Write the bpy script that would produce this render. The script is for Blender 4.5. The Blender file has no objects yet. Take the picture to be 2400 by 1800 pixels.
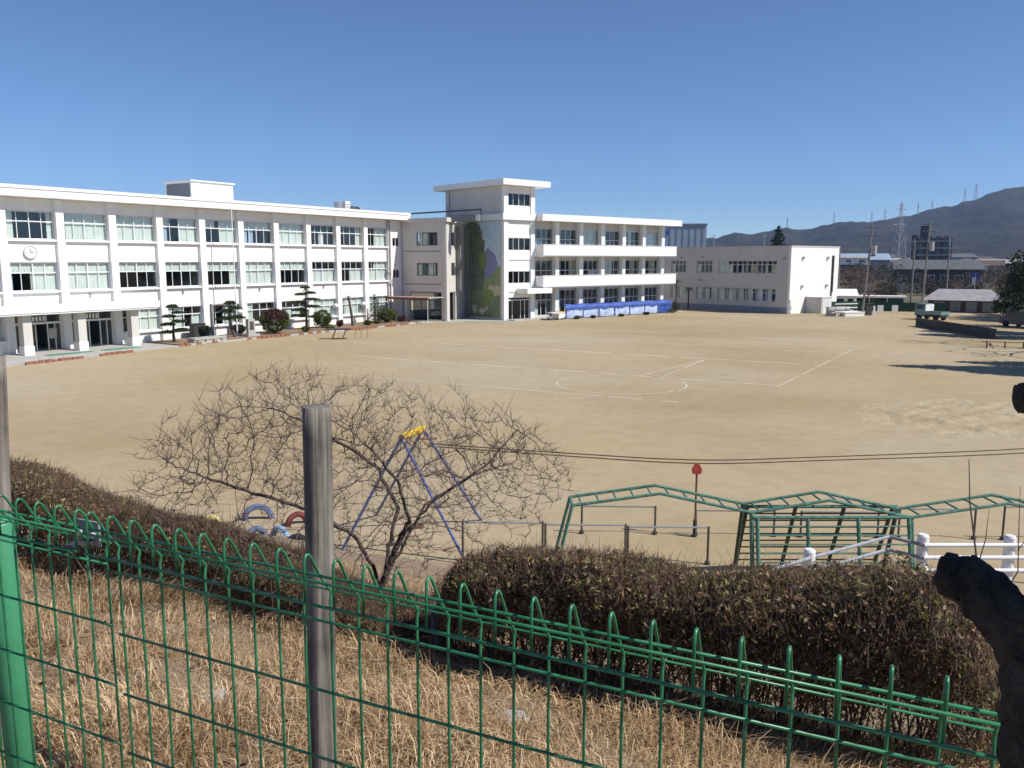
import bpy, math, random
import numpy as np
from mathutils import Vector, Matrix

scene = bpy.context.scene
COL = scene.collection
R = math.radians

# ------------------------------------------------------------------ camera
cam_data = bpy.data.cameras.new('camera')
cam_data.sensor_width = 36.0
cam_data.lens = 36.0 * 1942.0 / 2400.0
cam_data.clip_start = 0.05
cam_data.clip_end = 12000.0
cam = bpy.data.objects.new('camera', cam_data)
COL.objects.link(cam)
cam.location = (0.0, 0.0, 6.5)
cam.rotation_euler = (R(90.0) - math.atan(290.0 / 1942.0), 0.0, 0.0)
scene.camera = cam

# ------------------------------------------------------------------ sky and sun
SUN_AZ, SUN_EL = R(110.0), R(46.0)
world = bpy.data.worlds.new('World')
scene.world = world
world.use_nodes = True
wn = world.node_tree
bg = wn.nodes['Background']
sky = wn.nodes.new('ShaderNodeTexSky')
sky.sky_type = 'NISHITA'
sky.sun_disc = False
sky.sun_elevation = SUN_EL
sky.sun_rotation = SUN_AZ
sky.altitude = 0.0
sky.air_density = 0.65
sky.dust_density = 0.0
sky.ozone_density = 7.0
wn.links.new(sky.outputs['Color'], bg.inputs['Color'])
bg.inputs['Strength'].default_value = 0.117

sun_data = bpy.data.lights.new('sun', 'SUN')
sun_data.energy = 5.0
sun_data.angle = R(0.53)
sun_data.color = (1.0, 0.955, 0.88)
sun = bpy.data.objects.new('sun', sun_data)
COL.objects.link(sun)
S = Vector((math.sin(SUN_AZ) * math.cos(SUN_EL), math.cos(SUN_AZ) * math.cos(SUN_EL), math.sin(SUN_EL)))
sun.rotation_euler = (-S).to_track_quat('-Z', 'Y').to_euler()
sun.location = (60, -30, 80)

scene.view_settings.view_transform = 'Standard'
scene.view_settings.look = 'None'
scene.view_settings.exposure = 0.13
scene.view_settings.gamma = 1.0
scene.view_settings.use_curve_mapping = False
scene.cycles.max_bounces = 7
scene.cycles.diffuse_bounces = 3
scene.cycles.glossy_bounces = 3
scene.cycles.transparent_max_bounces = 12
scene.cycles.volume_bounces = 0
scene.cycles.caustics_reflective = False
scene.cycles.caustics_refractive = False
scene.cycles.use_denoising = True

random.seed(7)
rng = np.random.default_rng(7)

# ------------------------------------------------------------------ materials
def new_mat(name):
    m = bpy.data.materials.new(name)
    m.use_nodes = True
    nt = m.node_tree
    b = nt.nodes['Principled BSDF']
    return m, nt, b

def pm(name, rgb, rough=0.75, var=0.12, scale=4.0, metal=0.0, bump=0.0, bscale=None, spec=0.4, stretch=None, world_pos=False, rgb2=None):
    """plain paint / surface with a soft noise variation of its colour"""
    m, nt, b = new_mat(name)
    b.inputs['Roughness'].default_value = rough
    b.inputs['Metallic'].default_value = metal
    b.inputs['Specular IOR Level'].default_value = spec
    if world_pos:
        src = nt.nodes.new('ShaderNodeNewGeometry').outputs['Position']
    else:
        src = nt.nodes.new('ShaderNodeTexCoord').outputs['Object']
    if stretch:
        mp = nt.nodes.new('ShaderNodeMapping')
        mp.inputs['Scale'].default_value = stretch
        nt.links.new(src, mp.inputs['Vector'])
        src = mp.outputs['Vector']
    no = nt.nodes.new('ShaderNodeTexNoise')
    no.inputs['Scale'].default_value = scale
    no.inputs['Detail'].default_value = 5.0
    no.inputs['Roughness'].default_value = 0.6
    nt.links.new(src, no.inputs['Vector'])
    cr = nt.nodes.new('ShaderNodeValToRGB')
    cr.color_ramp.elements[0].position = 0.32
    cr.color_ramp.elements[1].position = 0.68
    a = [max(0.0, c * (1 - var)) for c in rgb]
    z = rgb2 if rgb2 else [min(1.0, c * (1 + var)) for c in rgb]
    cr.color_ramp.elements[0].color = (*a, 1)
    cr.color_ramp.elements[1].color = (*z, 1)
    nt.links.new(no.outputs['Fac'], cr.inputs['Fac'])
    nt.links.new(cr.outputs['Color'], b.inputs['Base Color'])
    if bump:
        n2 = nt.nodes.new('ShaderNodeTexNoise')
        n2.inputs['Scale'].default_value = bscale or scale * 6
        n2.inputs['Detail'].default_value = 4.0
        nt.links.new(src, n2.inputs['Vector'])
        bp = nt.nodes.new('ShaderNodeBump')
        bp.inputs['Strength'].default_value = bump
        bp.inputs['Distance'].default_value = 0.02
        nt.links.new(n2.outputs['Fac'], bp.inputs['Height'])
        nt.links.new(bp.outputs['Normal'], b.inputs['Normal'])
    return m

def leaf_mat(name, cols, scale=9.0, rough=0.6, trans=0.25):
    """foliage: leaf to leaf colour changes, a little light coming through"""
    m, nt, b = new_mat(name)
    b.inputs['Roughness'].default_value = rough
    b.inputs['Specular IOR Level'].default_value = 0.3
    g = nt.nodes.new('ShaderNodeNewGeometry')
    w = nt.nodes.new('ShaderNodeTexWhiteNoise')
    w.noise_dimensions = '1D'
    nt.links.new(g.outputs['Random Per Island'], w.inputs['W'])
    no = nt.nodes.new('ShaderNodeTexNoise')
    no.inputs['Scale'].default_value = scale
    nt.links.new(g.outputs['Position'], no.inputs['Vector'])
    ad = nt.nodes.new('ShaderNodeMath'); ad.operation = 'MULTIPLY_ADD'
    ad.inputs[1].default_value = 0.62
    mu = nt.nodes.new('ShaderNodeMath'); mu.operation = 'MULTIPLY'; mu.inputs[1].default_value = 0.38
    nt.links.new(w.outputs['Value'], ad.inputs[0])
    nt.links.new(no.outputs['Fac'], mu.inputs[0])
    nt.links.new(mu.outputs[0], ad.inputs[2])
    cr = nt.nodes.new('ShaderNodeValToRGB')
    els = cr.color_ramp.elements
    n = len(cols)
    els[0].color = (*cols[0], 1); els[0].position = 0.12
    els[1].color = (*cols[-1], 1); els[1].position = 0.92
    for i in range(1, n - 1):
        e = els.new(0.12 + 0.8 * i / (n - 1)); e.color = (*cols[i], 1)
    nt.links.new(ad.outputs[0], cr.inputs['Fac'])
    nt.links.new(cr.outputs['Color'], b.inputs['Base Color'])
    if trans:
        t = nt.nodes.new('ShaderNodeBsdfTranslucent')
        nt.links.new(cr.outputs['Color'], t.inputs['Color'])
        mx = nt.nodes.new('ShaderNodeMixShader'); mx.inputs[0].default_value = trans
        nt.links.new(b.outputs[0], mx.inputs[1]); nt.links.new(t.outputs[0], mx.inputs[2])
        nt.links.new(mx.outputs[0], nt.nodes['Material Output'].inputs['Surface'])
    return m

def glass_mat(name, tint=(0.94, 0.97, 0.97), refl=1.0, rough=0.03):
    m, nt, b = new_mat(name)
    nt.nodes.remove(b)
    tr = nt.nodes.new('ShaderNodeBsdfTransparent'); tr.inputs['Color'].default_value = (*tint, 1)
    gl = nt.nodes.new('ShaderNodeBsdfGlossy'); gl.inputs['Roughness'].default_value = rough
    gl.inputs['Color'].default_value = (0.9, 0.95, 1.0, 1)
    lw = nt.nodes.new('ShaderNodeLayerWeight'); lw.inputs['Blend'].default_value = 0.5
    fr = nt.nodes.new('ShaderNodeMath'); fr.operation = 'POWER'; fr.inputs[1].default_value = 4.0
    nt.links.new(lw.outputs['Facing'], fr.inputs[0])
    mu = nt.nodes.new('ShaderNodeMath'); mu.operation = 'MULTIPLY_ADD'
    mu.inputs[1].default_value = refl; mu.inputs[2].default_value = 0.04
    nt.links.new(fr.outputs[0], mu.inputs[0])
    mx = nt.nodes.new('ShaderNodeMixShader')
    nt.links.new(mu.outputs[0], mx.inputs[0])
    nt.links.new(tr.outputs[0], mx.inputs[1]); nt.links.new(gl.outputs[0], mx.inputs[2])
    nt.links.new(mx.outputs[0], nt.nodes['Material Output'].inputs['Surface'])
    return m

def wall_mat(name, rgb, streak=0.06):
    """painted concrete: faint rain streaks and blotches"""
    m, nt, b = new_mat(name)
    b.inputs['Roughness'].default_value = 0.85
    b.inputs['Specular IOR Level'].default_value = 0.2
    tc = nt.nodes.new('ShaderNodeTexCoord')
    mp = nt.nodes.new('ShaderNodeMapping'); mp.inputs['Scale'].default_value = (2.2, 2.2, 0.12)
    nt.links.new(tc.outputs['Object'], mp.inputs['Vector'])
    n1 = nt.nodes.new('ShaderNodeTexNoise'); n1.inputs['Scale'].default_value = 2.5; n1.inputs['Detail'].default_value = 6
    nt.links.new(mp.outputs[0], n1.inputs['Vector'])
    n2 = nt.nodes.new('ShaderNodeTexNoise'); n2.inputs['Scale'].default_value = 0.35; n2.inputs['Detail'].default_value = 4
    nt.links.new(tc.outputs['Object'], n2.inputs['Vector'])
    av = nt.nodes.new('ShaderNodeMath'); av.operation = 'MULTIPLY'
    nt.links.new(n1.outputs['Fac'], av.inputs[0]); nt.links.new(n2.outputs['Fac'], av.inputs[1])
    cr = nt.nodes.new('ShaderNodeValToRGB')
    cr.color_ramp.elements[0].position = 0.08; cr.color_ramp.elements[1].position = 0.28
    cr.color_ramp.elements[0].color = (*[c * (1 - 4 * streak) * f for c, f in zip(rgb, (1, 0.985, 0.95))], 1)
    cr.color_ramp.elements[1].color = (*rgb, 1)
    nt.links.new(av.outputs[0], cr.inputs['Fac'])
    nt.links.new(cr.outputs['Color'], b.inputs['Base Color'])
    return m

M = {}
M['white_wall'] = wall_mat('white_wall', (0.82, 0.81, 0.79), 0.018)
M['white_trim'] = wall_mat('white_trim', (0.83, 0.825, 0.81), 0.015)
M['shade_grey_wall'] = wall_mat('shade_grey_wall', (0.62, 0.59, 0.55), 0.03)  # for faces in shade: part of the shade is put into the colour
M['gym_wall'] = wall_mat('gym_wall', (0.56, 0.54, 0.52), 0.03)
M['plinth'] = pm('plinth_blue_grey', (0.22, 0.25, 0.31), 0.8, 0.1, 1.5)
M['frame'] = pm('window_frame', (0.78, 0.79, 0.80), 0.45, 0.05, 3.0)
M['frame_dark'] = pm('dark_frame', (0.16, 0.16, 0.17), 0.5, 0.1, 3.0)
M['glass'] = glass_mat('window_glass')
M['glass_dark'] = glass_mat('tinted_glass', (0.45, 0.5, 0.52), 1.2)
M['curtain'] = pm('curtain_cloth', (0.74, 0.76, 0.70), 0.9, 0.08, 1.3)
M['curtain_blue'] = pm('curtain_blue', (0.42, 0.52, 0.66), 0.9, 0.08, 1.3)
M['curtain_tan'] = pm('curtain_tan', (0.58, 0.50, 0.36), 0.9, 0.1, 1.3)
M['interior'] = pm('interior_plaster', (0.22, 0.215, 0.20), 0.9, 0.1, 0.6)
M['concrete'] = pm('concrete', (0.42, 0.405, 0.375), 0.9, 0.14, 1.8, bump=0.2)
M['concrete_dark'] = pm('concrete_dark', (0.075, 0.07, 0.07), 0.9, 0.2, 2.0, bump=0.2)
M['roof_grey'] = pm('roof_grey', (0.20, 0.21, 0.225), 0.8, 0.15, 0.6)
M['steel'] = pm('galvanised_steel', (0.45, 0.46, 0.47), 0.45, 0.12, 6.0, metal=0.6)
M['dark_metal'] = pm('dark_metal', (0.045, 0.045, 0.05), 0.55, 0.2, 6.0)
M['pipe_grey'] = pm('pipe_grey', (0.42, 0.41, 0.40), 0.5, 0.1, 4.0)
M['brick_red'] = pm('edging_brick', (0.30, 0.13, 0.085), 0.9, 0.25, 6.0)
M['green_paint'] = pm('green_wire_coating', (0.013, 0.14, 0.055), 0.34, 0.22, 16.0, spec=0.55, rgb2=(0.03, 0.22, 0.10), world_pos=True)
M['green_post'] = pm('green_post_paint', (0.05, 0.255, 0.125), 0.5, 0.08, 8.0, spec=0.5)
M['play_green'] = pm('play_green_paint', (0.055, 0.17, 0.125), 0.5, 0.3, 9.0, rgb2=(0.11, 0.25, 0.19))
M['play_dark'] = pm('worn_dark_green', (0.035, 0.075, 0.06), 0.6, 0.3, 9.0, rgb2=(0.09, 0.10, 0.07))
M['play_blue'] = pm('play_blue_paint', (0.095, 0.135, 0.33), 0.45, 0.25, 8.0)
M['play_yellow'] = pm('play_yellow_paint', (0.72, 0.47, 0.03), 0.45, 0.12, 8.0)
M['rust'] = pm('rusty_steel', (0.16, 0.085, 0.055), 0.8, 0.35, 14.0)
M['bar_steel'] = pm('grey_bar_steel', (0.30, 0.29, 0.285), 0.45, 0.2, 8.0, metal=0.4)
M['white_paint'] = pm('white_rail_paint', (0.80, 0.80, 0.80), 0.35, 0.05, 5.0)
M['red_paint'] = pm('red_paint', (0.42, 0.06, 0.04), 0.5, 0.2, 8.0)
M['tarp_blue'] = pm('blue_tarpaulin', (0.045, 0.095, 0.36), 0.5, 0.3, 1.6, bump=0.4)
M['tarp_pale'] = pm('pale_blue_sheet', (0.46, 0.56, 0.78), 0.5, 0.22, 1.1, bump=0.4)
M['bark'] = pm('bark', (0.085, 0.063, 0.053), 0.9, 0.35, 14.0, bump=0.5, world_pos=True)
M['bark_dark'] = pm('bark_dark', (0.03, 0.024, 0.02), 0.95, 0.5, 30.0, bump=1.0, bscale=90.0, rgb2=(0.075, 0.062, 0.052))
M['twig'] = pm('twig_bark', (0.125, 0.086, 0.074), 0.85, 0.35, 10.0, world_pos=True)
M['stem_brown'] = pm('hedge_stem', (0.085, 0.058, 0.045), 0.9, 0.35, 12.0, world_pos=True)
M['hedge_leaf'] = leaf_mat('hedge_leaf', [(0.06, 0.028, 0.022), (0.20, 0.10, 0.068), (0.14, 0.105, 0.048), (0.40, 0.26, 0.16), (0.13, 0.135, 0.04), (0.30, 0.30, 0.09), (0.48, 0.37, 0.23)], 2.6)
M['pine_leaf'] = leaf_mat('pine_leaf', [(0.020, 0.040, 0.014), (0.042, 0.07, 0.022), (0.085, 0.105, 0.036)], 2.0)
M['bush_green'] = leaf_mat('bush_green', [(0.035, 0.05, 0.012), (0.09, 0.115, 0.025), (0.17, 0.18, 0.04)], 2.0)
M['bush_red'] = leaf_mat('bush_red', [(0.045, 0.018, 0.02), (0.095, 0.035, 0.035), (0.07, 0.055, 0.025)], 2.0)
M['ever_leaf'] = leaf_mat('evergreen_leaf', [(0.012, 0.020, 0.010), (0.025, 0.038, 0.017), (0.05, 0.06, 0.025)], 1.0)
M['far_leaf'] = leaf_mat('far_leaf', [(0.03, 0.035, 0.022), (0.055, 0.052, 0.035), (0.08, 0.075, 0.045)], 0.3)
M['palm_leaf'] = leaf_mat('palm_leaf', [(0.02, 0.035, 0.014), (0.05, 0.07, 0.028)], 3.0)
M['dry_grass'] = leaf_mat('dry_grass', [(0.16, 0.092, 0.045), (0.42, 0.28, 0.15), (0.64, 0.46, 0.27), (0.82, 0.66, 0.44)], 1.1, 0.7, 0.2)

def post_mat():
    m, nt, b = new_mat('weathered_wood')
    b.inputs['Roughness'].default_value = 0.9
    b.inputs['Specular IOR Level'].default_value = 0.15
    tc = nt.nodes.new('ShaderNodeTexCoord')
    mp = nt.nodes.new('ShaderNodeMapping'); mp.inputs['Scale'].default_value = (34, 34, 1.3)
    nt.links.new(tc.outputs['Object'], mp.inputs['Vector'])
    n = nt.nodes.new('ShaderNodeTexNoise'); n.inputs['Scale'].default_value = 1.6; n.inputs['Detail'].default_value = 8; n.inputs['Roughness'].default_value = 0.65
    nt.links.new(mp.outputs[0], n.inputs['Vector'])
    n3 = nt.nodes.new('ShaderNodeTexNoise'); n3.inputs['Scale'].default_value = 5.0; n3.inputs['Detail'].default_value = 3
    nt.links.new(tc.outputs['Object'], n3.inputs['Vector'])
    mi = nt.nodes.new('ShaderNodeMath'); mi.operation = 'MULTIPLY_ADD'; mi.inputs[1].default_value = 0.35
    ms = nt.nodes.new('ShaderNodeMath'); ms.operation = 'MULTIPLY'; ms.inputs[1].default_value = 0.65
    nt.links.new(n3.outputs['Fac'], mi.inputs[0]); nt.links.new(n.outputs['Fac'], ms.inputs[0]); nt.links.new(ms.outputs[0], mi.inputs[2])
    cr = nt.nodes.new('ShaderNodeValToRGB')
    e = cr.color_ramp.elements
    e[0].position = 0.33; e[0].color = (0.035, 0.032, 0.03, 1)
    e[1].position = 0.66; e[1].color = (0.33, 0.295, 0.255, 1)
    k = e.new(0.46); k.color = (0.145, 0.128, 0.11, 1)
    nt.links.new(mi.outputs[0], cr.inputs['Fac']); nt.links.new(cr.outputs['Color'], b.inputs['Base Color'])
    bp = nt.nodes.new('ShaderNodeBump'); bp.inputs['Strength'].default_value = 0.8; bp.inputs['Distance'].default_value = 0.006
    nt.links.new(n.outputs['Fac'], bp.inputs['Height']); nt.links.new(bp.outputs['Normal'], b.inputs['Normal'])
    return m
M['old_wood'] = post_mat()

def ground_mat(name, cols, pale, scale_big=0.05):
    """trodden school-yard earth: broad pale and ochre drifts, fine grit, foot scuffs"""
    m, nt, b = new_mat(name)
    b.inputs['Roughness'].default_value = 0.95
    b.inputs['Specular IOR Level'].default_value = 0.12
    tc = nt.nodes.new('ShaderNodeTexCoord')
    def noise(scale, detail, rough=0.55, stretch=None):
        n = nt.nodes.new('ShaderNodeTexNoise')
        n.inputs['Scale'].default_value = scale; n.inputs['Detail'].default_value = detail; n.inputs['Roughness'].default_value = rough
        v = tc.outputs['Object']
        if stretch:
            mp = nt.nodes.new('ShaderNodeMapping'); mp.inputs['Scale'].default_value = stretch; mp.inputs['Rotation'].default_value = (0, 0, R(25))
            nt.links.new(v, mp.inputs['Vector']); v = mp.outputs['Vector']
        nt.links.new(v, n.inputs['Vector'])
        return n.outputs['Fac']
    def ramp(fac, c0, c1, p0, p1):
        cr = nt.nodes.new('ShaderNodeValToRGB')
        cr.color_ramp.elements[0].position = p0; cr.color_ramp.elements[1].position = p1
        cr.color_ramp.elements[0].color = (*c0, 1); cr.color_ramp.elements[1].color = (*c1, 1)
        nt.links.new(fac, cr.inputs['Fac'])
        return cr.outputs['Color']
    def mix(kind, fac, a, c):
        mx = nt.nodes.new('ShaderNodeMix'); mx.data_type = 'RGBA'; mx.blend_type = kind
        if isinstance(fac, float): mx.inputs[0].default_value = fac
        else: nt.links.new(fac, mx.inputs[0])
        nt.links.new(a, mx.inputs[6]); nt.links.new(c, mx.inputs[7])
        return mx.outputs[2]
    base = ramp(noise(scale_big, 4), cols[0], cols[1], 0.35, 0.68)
    drift = ramp(noise(0.045, 6, 0.6, (1, 1.3, 1)), (0, 0, 0), (0.85, 0.85, 0.85), 0.40, 0.68)
    rgbn = nt.nodes.new('ShaderNodeRGB'); rgbn.outputs[0].default_value = (*pale, 1)
    c = mix('MIX', drift, base, rgbn.outputs[0])
    scuff = ramp(noise(1.3, 8, 0.75), (0.88, 0.87, 0.86), (1.03, 1.03, 1.03), 0.30, 0.58)
    c = mix('MULTIPLY', 1.0, c, scuff)
    grit = ramp(noise(26.0, 5, 0.7), (0.86, 0.85, 0.84), (1.08, 1.08, 1.08), 0.36, 0.62)
    c = mix('MULTIPLY', 1.0, c, grit)
    nt.links.new(c, b.inputs['Base Color'])
    bp = nt.nodes.new('ShaderNodeBump'); bp.inputs['Strength'].default_value = 0.35; bp.inputs['Distance'].default_value = 0.05
    nt.links.new(noise(2.2, 8, 0.7), bp.inputs['Height'])
    nt.links.new(bp.outputs['Normal'], b.inputs['Normal'])
    return m
M['yard'] = ground_mat('yard_earth', ((0.355, 0.275, 0.16), (0.43, 0.34, 0.20)), (0.475, 0.40, 0.295))
M['sand'] = ground_mat('loose_sand', ((0.37, 0.295, 0.18), (0.45, 0.37, 0.245)), (0.48, 0.41, 0.29), 0.5)
M['land'] = ground_mat('land', ((0.10, 0.095, 0.06), (0.16, 0.14, 0.09)), (0.20, 0.18, 0.13))
M['slope'] = ground_mat('slope_soil', ((0.20, 0.14, 0.085), (0.30, 0.22, 0.14)), (0.37, 0.31, 0.24), 0.4)
M['bed'] = ground_mat('bed_soil', ((0.20, 0.13, 0.08), (0.28, 0.20, 0.13)), (0.32, 0.24, 0.17), 0.4)
M['line'] = pm('chalk_line', (0.63, 0.57, 0.45), 0.95, 0.22, 1.6)
M['rope'] = pm('tarred_rope', (0.10, 0.075, 0.055), 0.9, 0.3, 5.0)
def hill_mat():
    m, nt, b = new_mat('hill_forest')
    b.inputs['Roughness'].default_value = 1.0; b.inputs['Specular IOR Level'].default_value = 0.0
    tc = nt.nodes.new('ShaderNodeTexCoord')
    n = nt.nodes.new('ShaderNodeTexNoise'); n.inputs['Scale'].default_value = 0.012; n.inputs['Detail'].default_value = 9; n.inputs['Roughness'].default_value = 0.7
    nt.links.new(tc.outputs['Object'], n.inputs['Vector'])
    cr = nt.nodes.new('ShaderNodeValToRGB')
    cr.color_ramp.elements[0].position = 0.35; cr.color_ramp.elements[1].position = 0.68
    cr.color_ramp.elements[0].color = (0.022, 0.026, 0.018, 1); cr.color_ramp.elements[1].color = (0.072, 0.058, 0.042, 1)
    nt.links.new(n.outputs['Fac'], cr.inputs['Fac']); nt.links.new(cr.outputs['Color'], b.inputs['Base Color'])
    bp = nt.nodes.new('ShaderNodeBump'); bp.inputs['Strength'].default_value = 1.0; bp.inputs['Distance'].default_value = 9.0
    n2 = nt.nodes.new('ShaderNodeTexNoise'); n2.inputs['Scale'].default_value = 0.03; n2.inputs['Detail'].default_value = 8
    nt.links.new(tc.outputs['Object'], n2.inputs['Vector']); nt.links.new(n2.outputs['Fac'], bp.inputs['Height'])
    nt.links.new(bp.outputs['Normal'], b.inputs['Normal'])
    return m
M['hill'] = hill_mat()

# ------------------------------------------------------------------ mesh helpers
class MB:
    """collects simple solids, then builds ONE mesh object"""
    def __init__(self):
        self.v = []; self.f = []; self.mi = []
    def box(self, x0, x1, y0, y1, z0, z1, mi=0):
        i = len(self.v)
        self.v += [(x0, y0, z0), (x1, y0, z0), (x1, y1, z0), (x0, y1, z0), (x0, y0, z1), (x1, y0, z1), (x1, y1, z1), (x0, y1, z1)]
        self.f += [(i, i + 3, i + 2, i + 1), (i + 4, i + 5, i + 6, i + 7), (i, i + 1, i + 5, i + 4), (i + 1, i + 2, i + 6, i + 5), (i + 2, i + 3, i + 7, i + 6), (i + 3, i, i + 4, i + 7)]
        self.mi += [mi] * 6
        return self
    def poly(self, pts, mi=0):
        i = len(self.v)
        self.v += [tuple(p) for p in pts]
        self.f.append(tuple(range(i, i + len(pts)))); self.mi.append(mi)
        return self
    def prism(self, pts2, z0, z1, mi=0):
        """vertical prism over a counter-clockwise outline"""
        n = len(pts2); i = len(self.v)
        self.v += [(x, y, z0) for x, y in pts2] + [(x, y, z1) for x, y in pts2]
        self.f.append(tuple(range(i + n - 1, i - 1, -1))); self.f.append(tuple(range(i + n, i + 2 * n)))
        self.mi += [mi, mi]
        for k in range(n):
            a, b = i + k, i + (k + 1) % n
            self.f.append((a, b, b + n, a + n)); self.mi.append(mi)
        return self
    def extrude_x(self, prof, x0, x1, mi=0):
        """profile of (y,z) points swept along x"""
        n = len(prof); i = len(self.v)
        self.v += [(x0, y, z) for y, z in prof] + [(x1, y, z) for y, z in prof]
        self.f.append(tuple(range(i, i + n))); self.f.append(tuple(range(i + 2 * n - 1, i + n - 1, -1)))
        self.mi += [mi, mi]
        for k in range(n):
            a, b = i + k, i + (k + 1) % n
            self.f.append((b, a, a + n, b + n)); self.mi.append(mi)
        return self
    def tube(self, pts, r, sides=8, mi=0, cap=True):
        pts = [Vector(p) for p in pts]
        n = len(pts); rs = r if isinstance(r, (list, tuple)) else [r] * n
        i0 = len(self.v)
        t0 = (pts[1] - pts[0]).normalized()
        up = Vector((0, 0, 1)) if abs(t0.z) < 0.9 else Vector((1, 0, 0))
        a = t0.cross(up).normalized(); b = a.cross(t0).normalized()
        for k in range(n):
            if k == 0: t = t0
            elif k == n - 1: t = (pts[k] - pts[k - 1]).normalized()
            else: t = ((pts[k + 1] - pts[k]).normalized() + (pts[k] - pts[k - 1]).normalized()).normalized()
            a = (a - t * a.dot(t)).normalized(); b = t.cross(a).normalized()
            for j in range(sides):
                q = 2 * math.pi * j / sides
                p = pts[k] + (a * math.cos(q) + b * math.sin(q)) * rs[k]
                self.v.append((p.x, p.y, p.z))
        for k in range(n - 1):
            for j in range(sides):
                j2 = (j + 1) % sides
                self.f.append((i0 + k * sides + j, i0 + k * sides + j2, i0 + (k + 1) * sides + j2, i0 + (k + 1) * sides + j)); self.mi.append(mi)
        if cap:
            self.f.append(tuple(i0 + j for j in range(sides - 1, -1, -1))); self.mi.append(mi)
            self.f.append(tuple(i0 + (n - 1) * sides + j for j in range(sides))); self.mi.append(mi)
        return self
    def mesh(self, name, mats, smooth=False):
        me = bpy.data.meshes.new(name)
        me.from_pydata(self.v, [], self.f)
        for m in (mats if isinstance(mats, (list, tuple)) else [mats]): me.materials.append(m)
        if any(self.mi): me.polygons.foreach_set('material_index', self.mi)
        if smooth: me.polygons.foreach_set('use_smooth', [True] * len(me.polygons))
        me.update()
        return me
    def build(self, name, mats, parent=None, loc=(0, 0, 0), rz=0.0, smooth=False):
        return link(name, self.mesh(name, mats, smooth), parent, loc, rz)

def link(name, data, parent=None, loc=(0, 0, 0), rz=0.0):
    o = bpy.data.objects.new(name, data)
    COL.objects.link(o)
    o.parent = parent
    o.location = loc
    o.rotation_euler = (0, 0, rz)
    return o

def np_mesh(name, verts, faces, mat, smooth=False):
    """fast mesh from arrays; faces all with the same corner count"""
    verts = np.asarray(verts, np.float32); faces = np.asarray(faces, np.int32)
    me = bpy.data.meshes.new(name)
    me.vertices.add(len(verts)); me.vertices.foreach_set('co', verts.ravel())
    k = faces.shape[1]
    me.loops.add(faces.size); me.loops.foreach_set('vertex_index', faces.ravel())
    me.polygons.add(len(faces))
    me.polygons.foreach_set('loop_start', np.arange(0, faces.size, k, dtype=np.int32))
    me.polygons.foreach_set('loop_total', np.full(len(faces), k, np.int32))
    if smooth: me.polygons.foreach_set('use_smooth', np.ones(len(faces), bool))
    me.materials.append(mat)
    me.update(calc_edges=True); me.validate()
    return me

def tag(o, label=None, cat=None, group=None, kind=None):
    if label: o['label'] = label
    if cat: o['category'] = cat
    if group: o['group'] = group
    if kind: o['kind'] = kind
    return o

def thing(name, label, cat, loc=(0, 0, 0), rz=0.0, group=None):
    o = bpy.data.objects.new(name, None)
    o.empty_display_size = 0.3
    COL.objects.link(o)
    o.location = loc; o.rotation_euler = (0, 0, rz)
    return tag(o, label, cat, group)

def copy_tree(o, parent=None):
    c = o.copy(); COL.objects.link(c); c.parent = parent
    for ch in o.children: copy_tree(ch, c)
    return c

def unit(n):
    v = rng.normal(size=(n, 3)); return v / np.linalg.norm(v, axis=1)[:, None]

def leaves(centers, size, spread=0.35, aspect=0.55, flat=0.0):
    """one small leaf-shaped rhombus at each centre"""
    n = len(centers)
    d = unit(n); d[:, 2] *= (1 - flat); d /= np.linalg.norm(d, axis=1)[:, None]
    e = np.cross(d, unit(n)); e /= np.linalg.norm(e, axis=1)[:, None] + 1e-9
    s = size * (1 + spread * rng.normal(size=n)).clip(0.4, 2.0)
    L = d * s[:, None]; W = e * (s * aspect)[:, None]
    c = np.asarray(centers)
    v = np.empty((n, 4, 3))
    v[:, 0] = c - L * 0.5; v[:, 1] = c + W * 0.5; v[:, 2] = c + L * 0.5; v[:, 3] = c - W * 0.5
    f = np.arange(4 * n).reshape(n, 4)
    return v.reshape(-1, 3), f

def sticks(p0, p1, r0, r1):
    """three-sided tapering sticks between point arrays"""
    p0 = np.asarray(p0, float); p1 = np.asarray(p1, float); n = len(p0)
    t = p1 - p0; t /= np.linalg.norm(t, axis=1)[:, None] + 1e-9
    ref = np.where(np.abs(t[:, 2:3]) < 0.9, np.array([[0, 0, 1.0]]), np.array([[1.0, 0, 0]]))
    a = np.cross(t, ref); a /= np.linalg.norm(a, axis=1)[:, None]
    b = np.cross(t, a)
    r0 = np.broadcast_to(np.asarray(r0, float), (n,)); r1 = np.broadcast_to(np.asarray(r1, float), (n,))
    v = np.empty((n, 6, 3))
    for k in range(3):
        q = 2 * math.pi * k / 3
        o = a * math.cos(q) + b * math.sin(q)
        v[:, k] = p0 + o * r0[:, None]; v[:, 3 + k] = p1 + o * r1[:, None]
    base = np.arange(n)[:, None] * 6
    f = np.concatenate([base + np.array([[k, (k + 1) % 3, 3 + (k + 1) % 3, 3 + k]]) for k in range(3)])
    return v.reshape(-1, 3), f

def ellipsoid_points(c, r, n, shell=0.45):
    """points in an ellipsoid, most of them near its skin"""
    d = unit(n); q = (shell + (1 - shell) * rng.random(n) ** 0.5)[:, None]
    return np.asarray(c) + d * q * np.asarray(r)
# ------------------------------------------------------------------ the land
FU = np.array([0.90036, -0.43514])      # along the green fence (to the right)
FN = np.array([0.43514, 0.90036])       # away from the fence, down the bank
F0 = np.array([-1.045, 1.961])          # first wire of the second fence panel

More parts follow.
